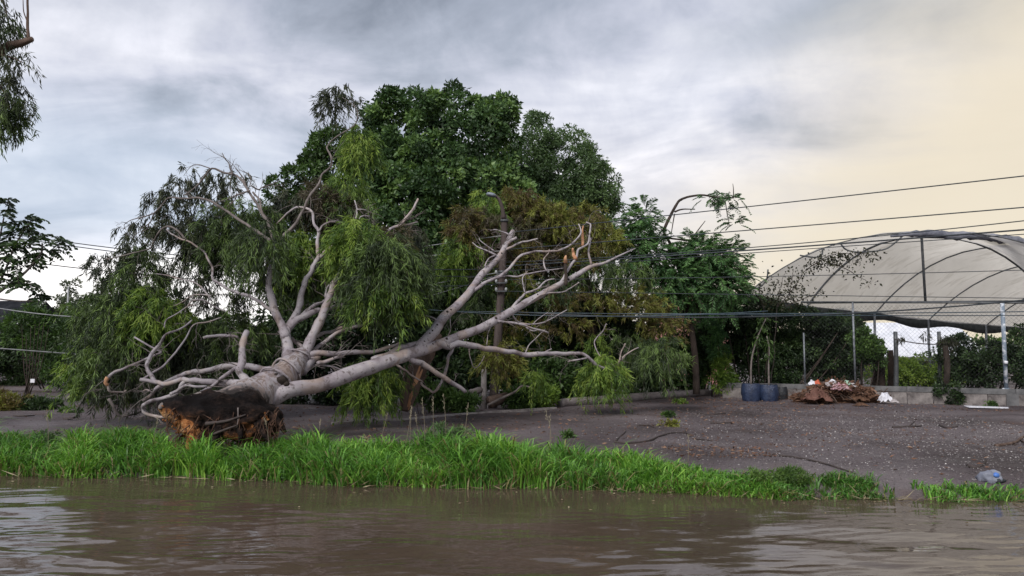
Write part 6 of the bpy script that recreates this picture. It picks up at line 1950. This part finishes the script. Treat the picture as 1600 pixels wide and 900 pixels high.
def gap(X, d):
    # a dark gap by the root spike, thinner patches
    k = np.clip(1.15 + 0.75 * np.sin(X * 6.3 + 2 * np.sin(d * 5)) * np.sin(X * 2.9 + d * 6), 0.15, 1)
    k = np.where((np.abs(X + 4.42) < 0.16) & (d > 0.25), 0.08, k)
    k = np.where((X > -5.0) & (X < -3.35) & (d > 0.62), 0.10, k)
    k = np.where((np.abs(X + 1.35) < 0.10) & (d < 0.3), 0.2, k)
    return k


grass('bank_grass', 6000, 9, (-11, 3.05), gw, gh, dens=gap)
grass('sparse_grass', 620, 9, (2.9, 4.27), lambda X: 0 * X + 0.6, lambda X: 0 * X + 0.12, dens=lambda X, d: np.where(np.sin(X * 8.2 + 1.2) > 0, 0.75, 0.10), tint=(0.2, 0.6))
grass('waterside_grass', 900, 10, (4.62, 9.5), lambda X: 0 * X + 0.42, lambda X: 0 * X + 0.115, dens=lambda X, d: 0.62 + 0.38 * np.sin(X * 7 + d * 9), tint=(0.25, 0.75))

# dead stems trailing at the waterline and bits afloat
nn = 900
X = RNG.uniform(-11, 9, nn)
off = np.abs(RNG.normal(0, 0.12, nn)) * np.where(RNG.uniform(0, 1, nn) < 0.25, 5, 1)
Y = edge_y(X) - off + 0.05
pos = np.column_stack((X, Y, np.full(nn, WATER_Z + 0.012)))
a = RNG.uniform(0, 2 * math.pi, nn)
lv = Leaves()
lv.add(pos, unit(np.column_stack((np.cos(a), 0.5 * np.sin(a), np.where(off < 0.2, RNG.uniform(0, 0.5, nn), 0.0)))), np.where(off < 0.2, RNG.uniform(0.05, 0.28, nn), RNG.uniform(0.015, 0.05, nn)), RNG.uniform(0.005, 0.016, nn), RNG.uniform(0, 1, nn))
lv.build('floating_litter', M['straw_litter'], None, kind='stuff', fold=0.1)

# feathery weeds and seed heads above the grass
st = Leaves()
ORD = ['first', 'second', 'third', 'fourth', 'fifth', 'sixth', 'seventh', 'eighth', 'ninth', 'tenth', 'eleventh', 'twelfth', 'thirteenth', 'fourteenth', 'fifteenth']
for k_, (px, y0, y1) in enumerate(sorted([(632, 694, 636), (596, 690, 648), (640, 700, 640), (664, 690, 625), (697, 690, 616), (676, 690, 622), (655, 692, 645), (724, 684, 632), (860, 694, 640), (856, 700, 650), (494, 684, 655), (1075, 712, 680), (420, 690, 655), (236, 690, 650), (75, 690, 640)])):
    Yb = 10.9 - 0.0008 * px
    a = P(px, y0 + 12, Yb)
    e = P(px - RNG.uniform(-12, 12), y1, Yb + 0.05)
    q = [a, a * 0.5 + e * 0.5 + (RNG.normal(0, 0.015), 0, 0), e]
    org = a
    root = thing('seed_stalk', 'thin pale grass seed stalk over the bank grass, ' + ORD[k_] + ' from the left', 'grass stalk', tuple(a), 'seed stalks over the bank grass')
    MB().tube(q, [0.0035, 0.003, 0.0018], 5, 3).build('stem', M['straw'], root, smooth=True)
    lv = Leaves()
    nn = 26
    pos = e + (a - e) * RNG.uniform(0, 0.28, (nn, 1)) + RNG.normal(0, 0.006, (nn, 3))
    lv.add(pos, unit(unit(e - a) + RNG.normal(0, 0.35, (nn, 3))), RNG.uniform(0.02, 0.045, nn), 0.006, RNG.uniform(0, 1, nn))
    lv.build('seed_head', M['straw'], root)
# taller herb in the grass, right of the middle
for (px, py, rx, ry, Y, nn, lab) in [(700, 690, 40, 22, 10.6, 60, 'tall feathery weed rising from the middle of the bank grass'), (1232, 744, 22, 11, 9.15, 20, 'bushy dark green weed at the right end of the bank grass'), (1190, 746, 22, 9, 9.1, 14, 'lower bushy weed beside the dark green one at the grass end'), (76, 690, 12, 14, 11.4, 20, 'light green feathery weed rising from the grass at left')]:
    shrub('weed', lab, 'weed', [(px, py, rx, ry, Y, 0.16)], nn, 0.06, 60, 0.06, 0.012, 'leaf_mid' if px > 1000 else 'leaf_pale', 6, None, tint=(0.4, 1.0), stem_mat='straw', stem_r=0.004)
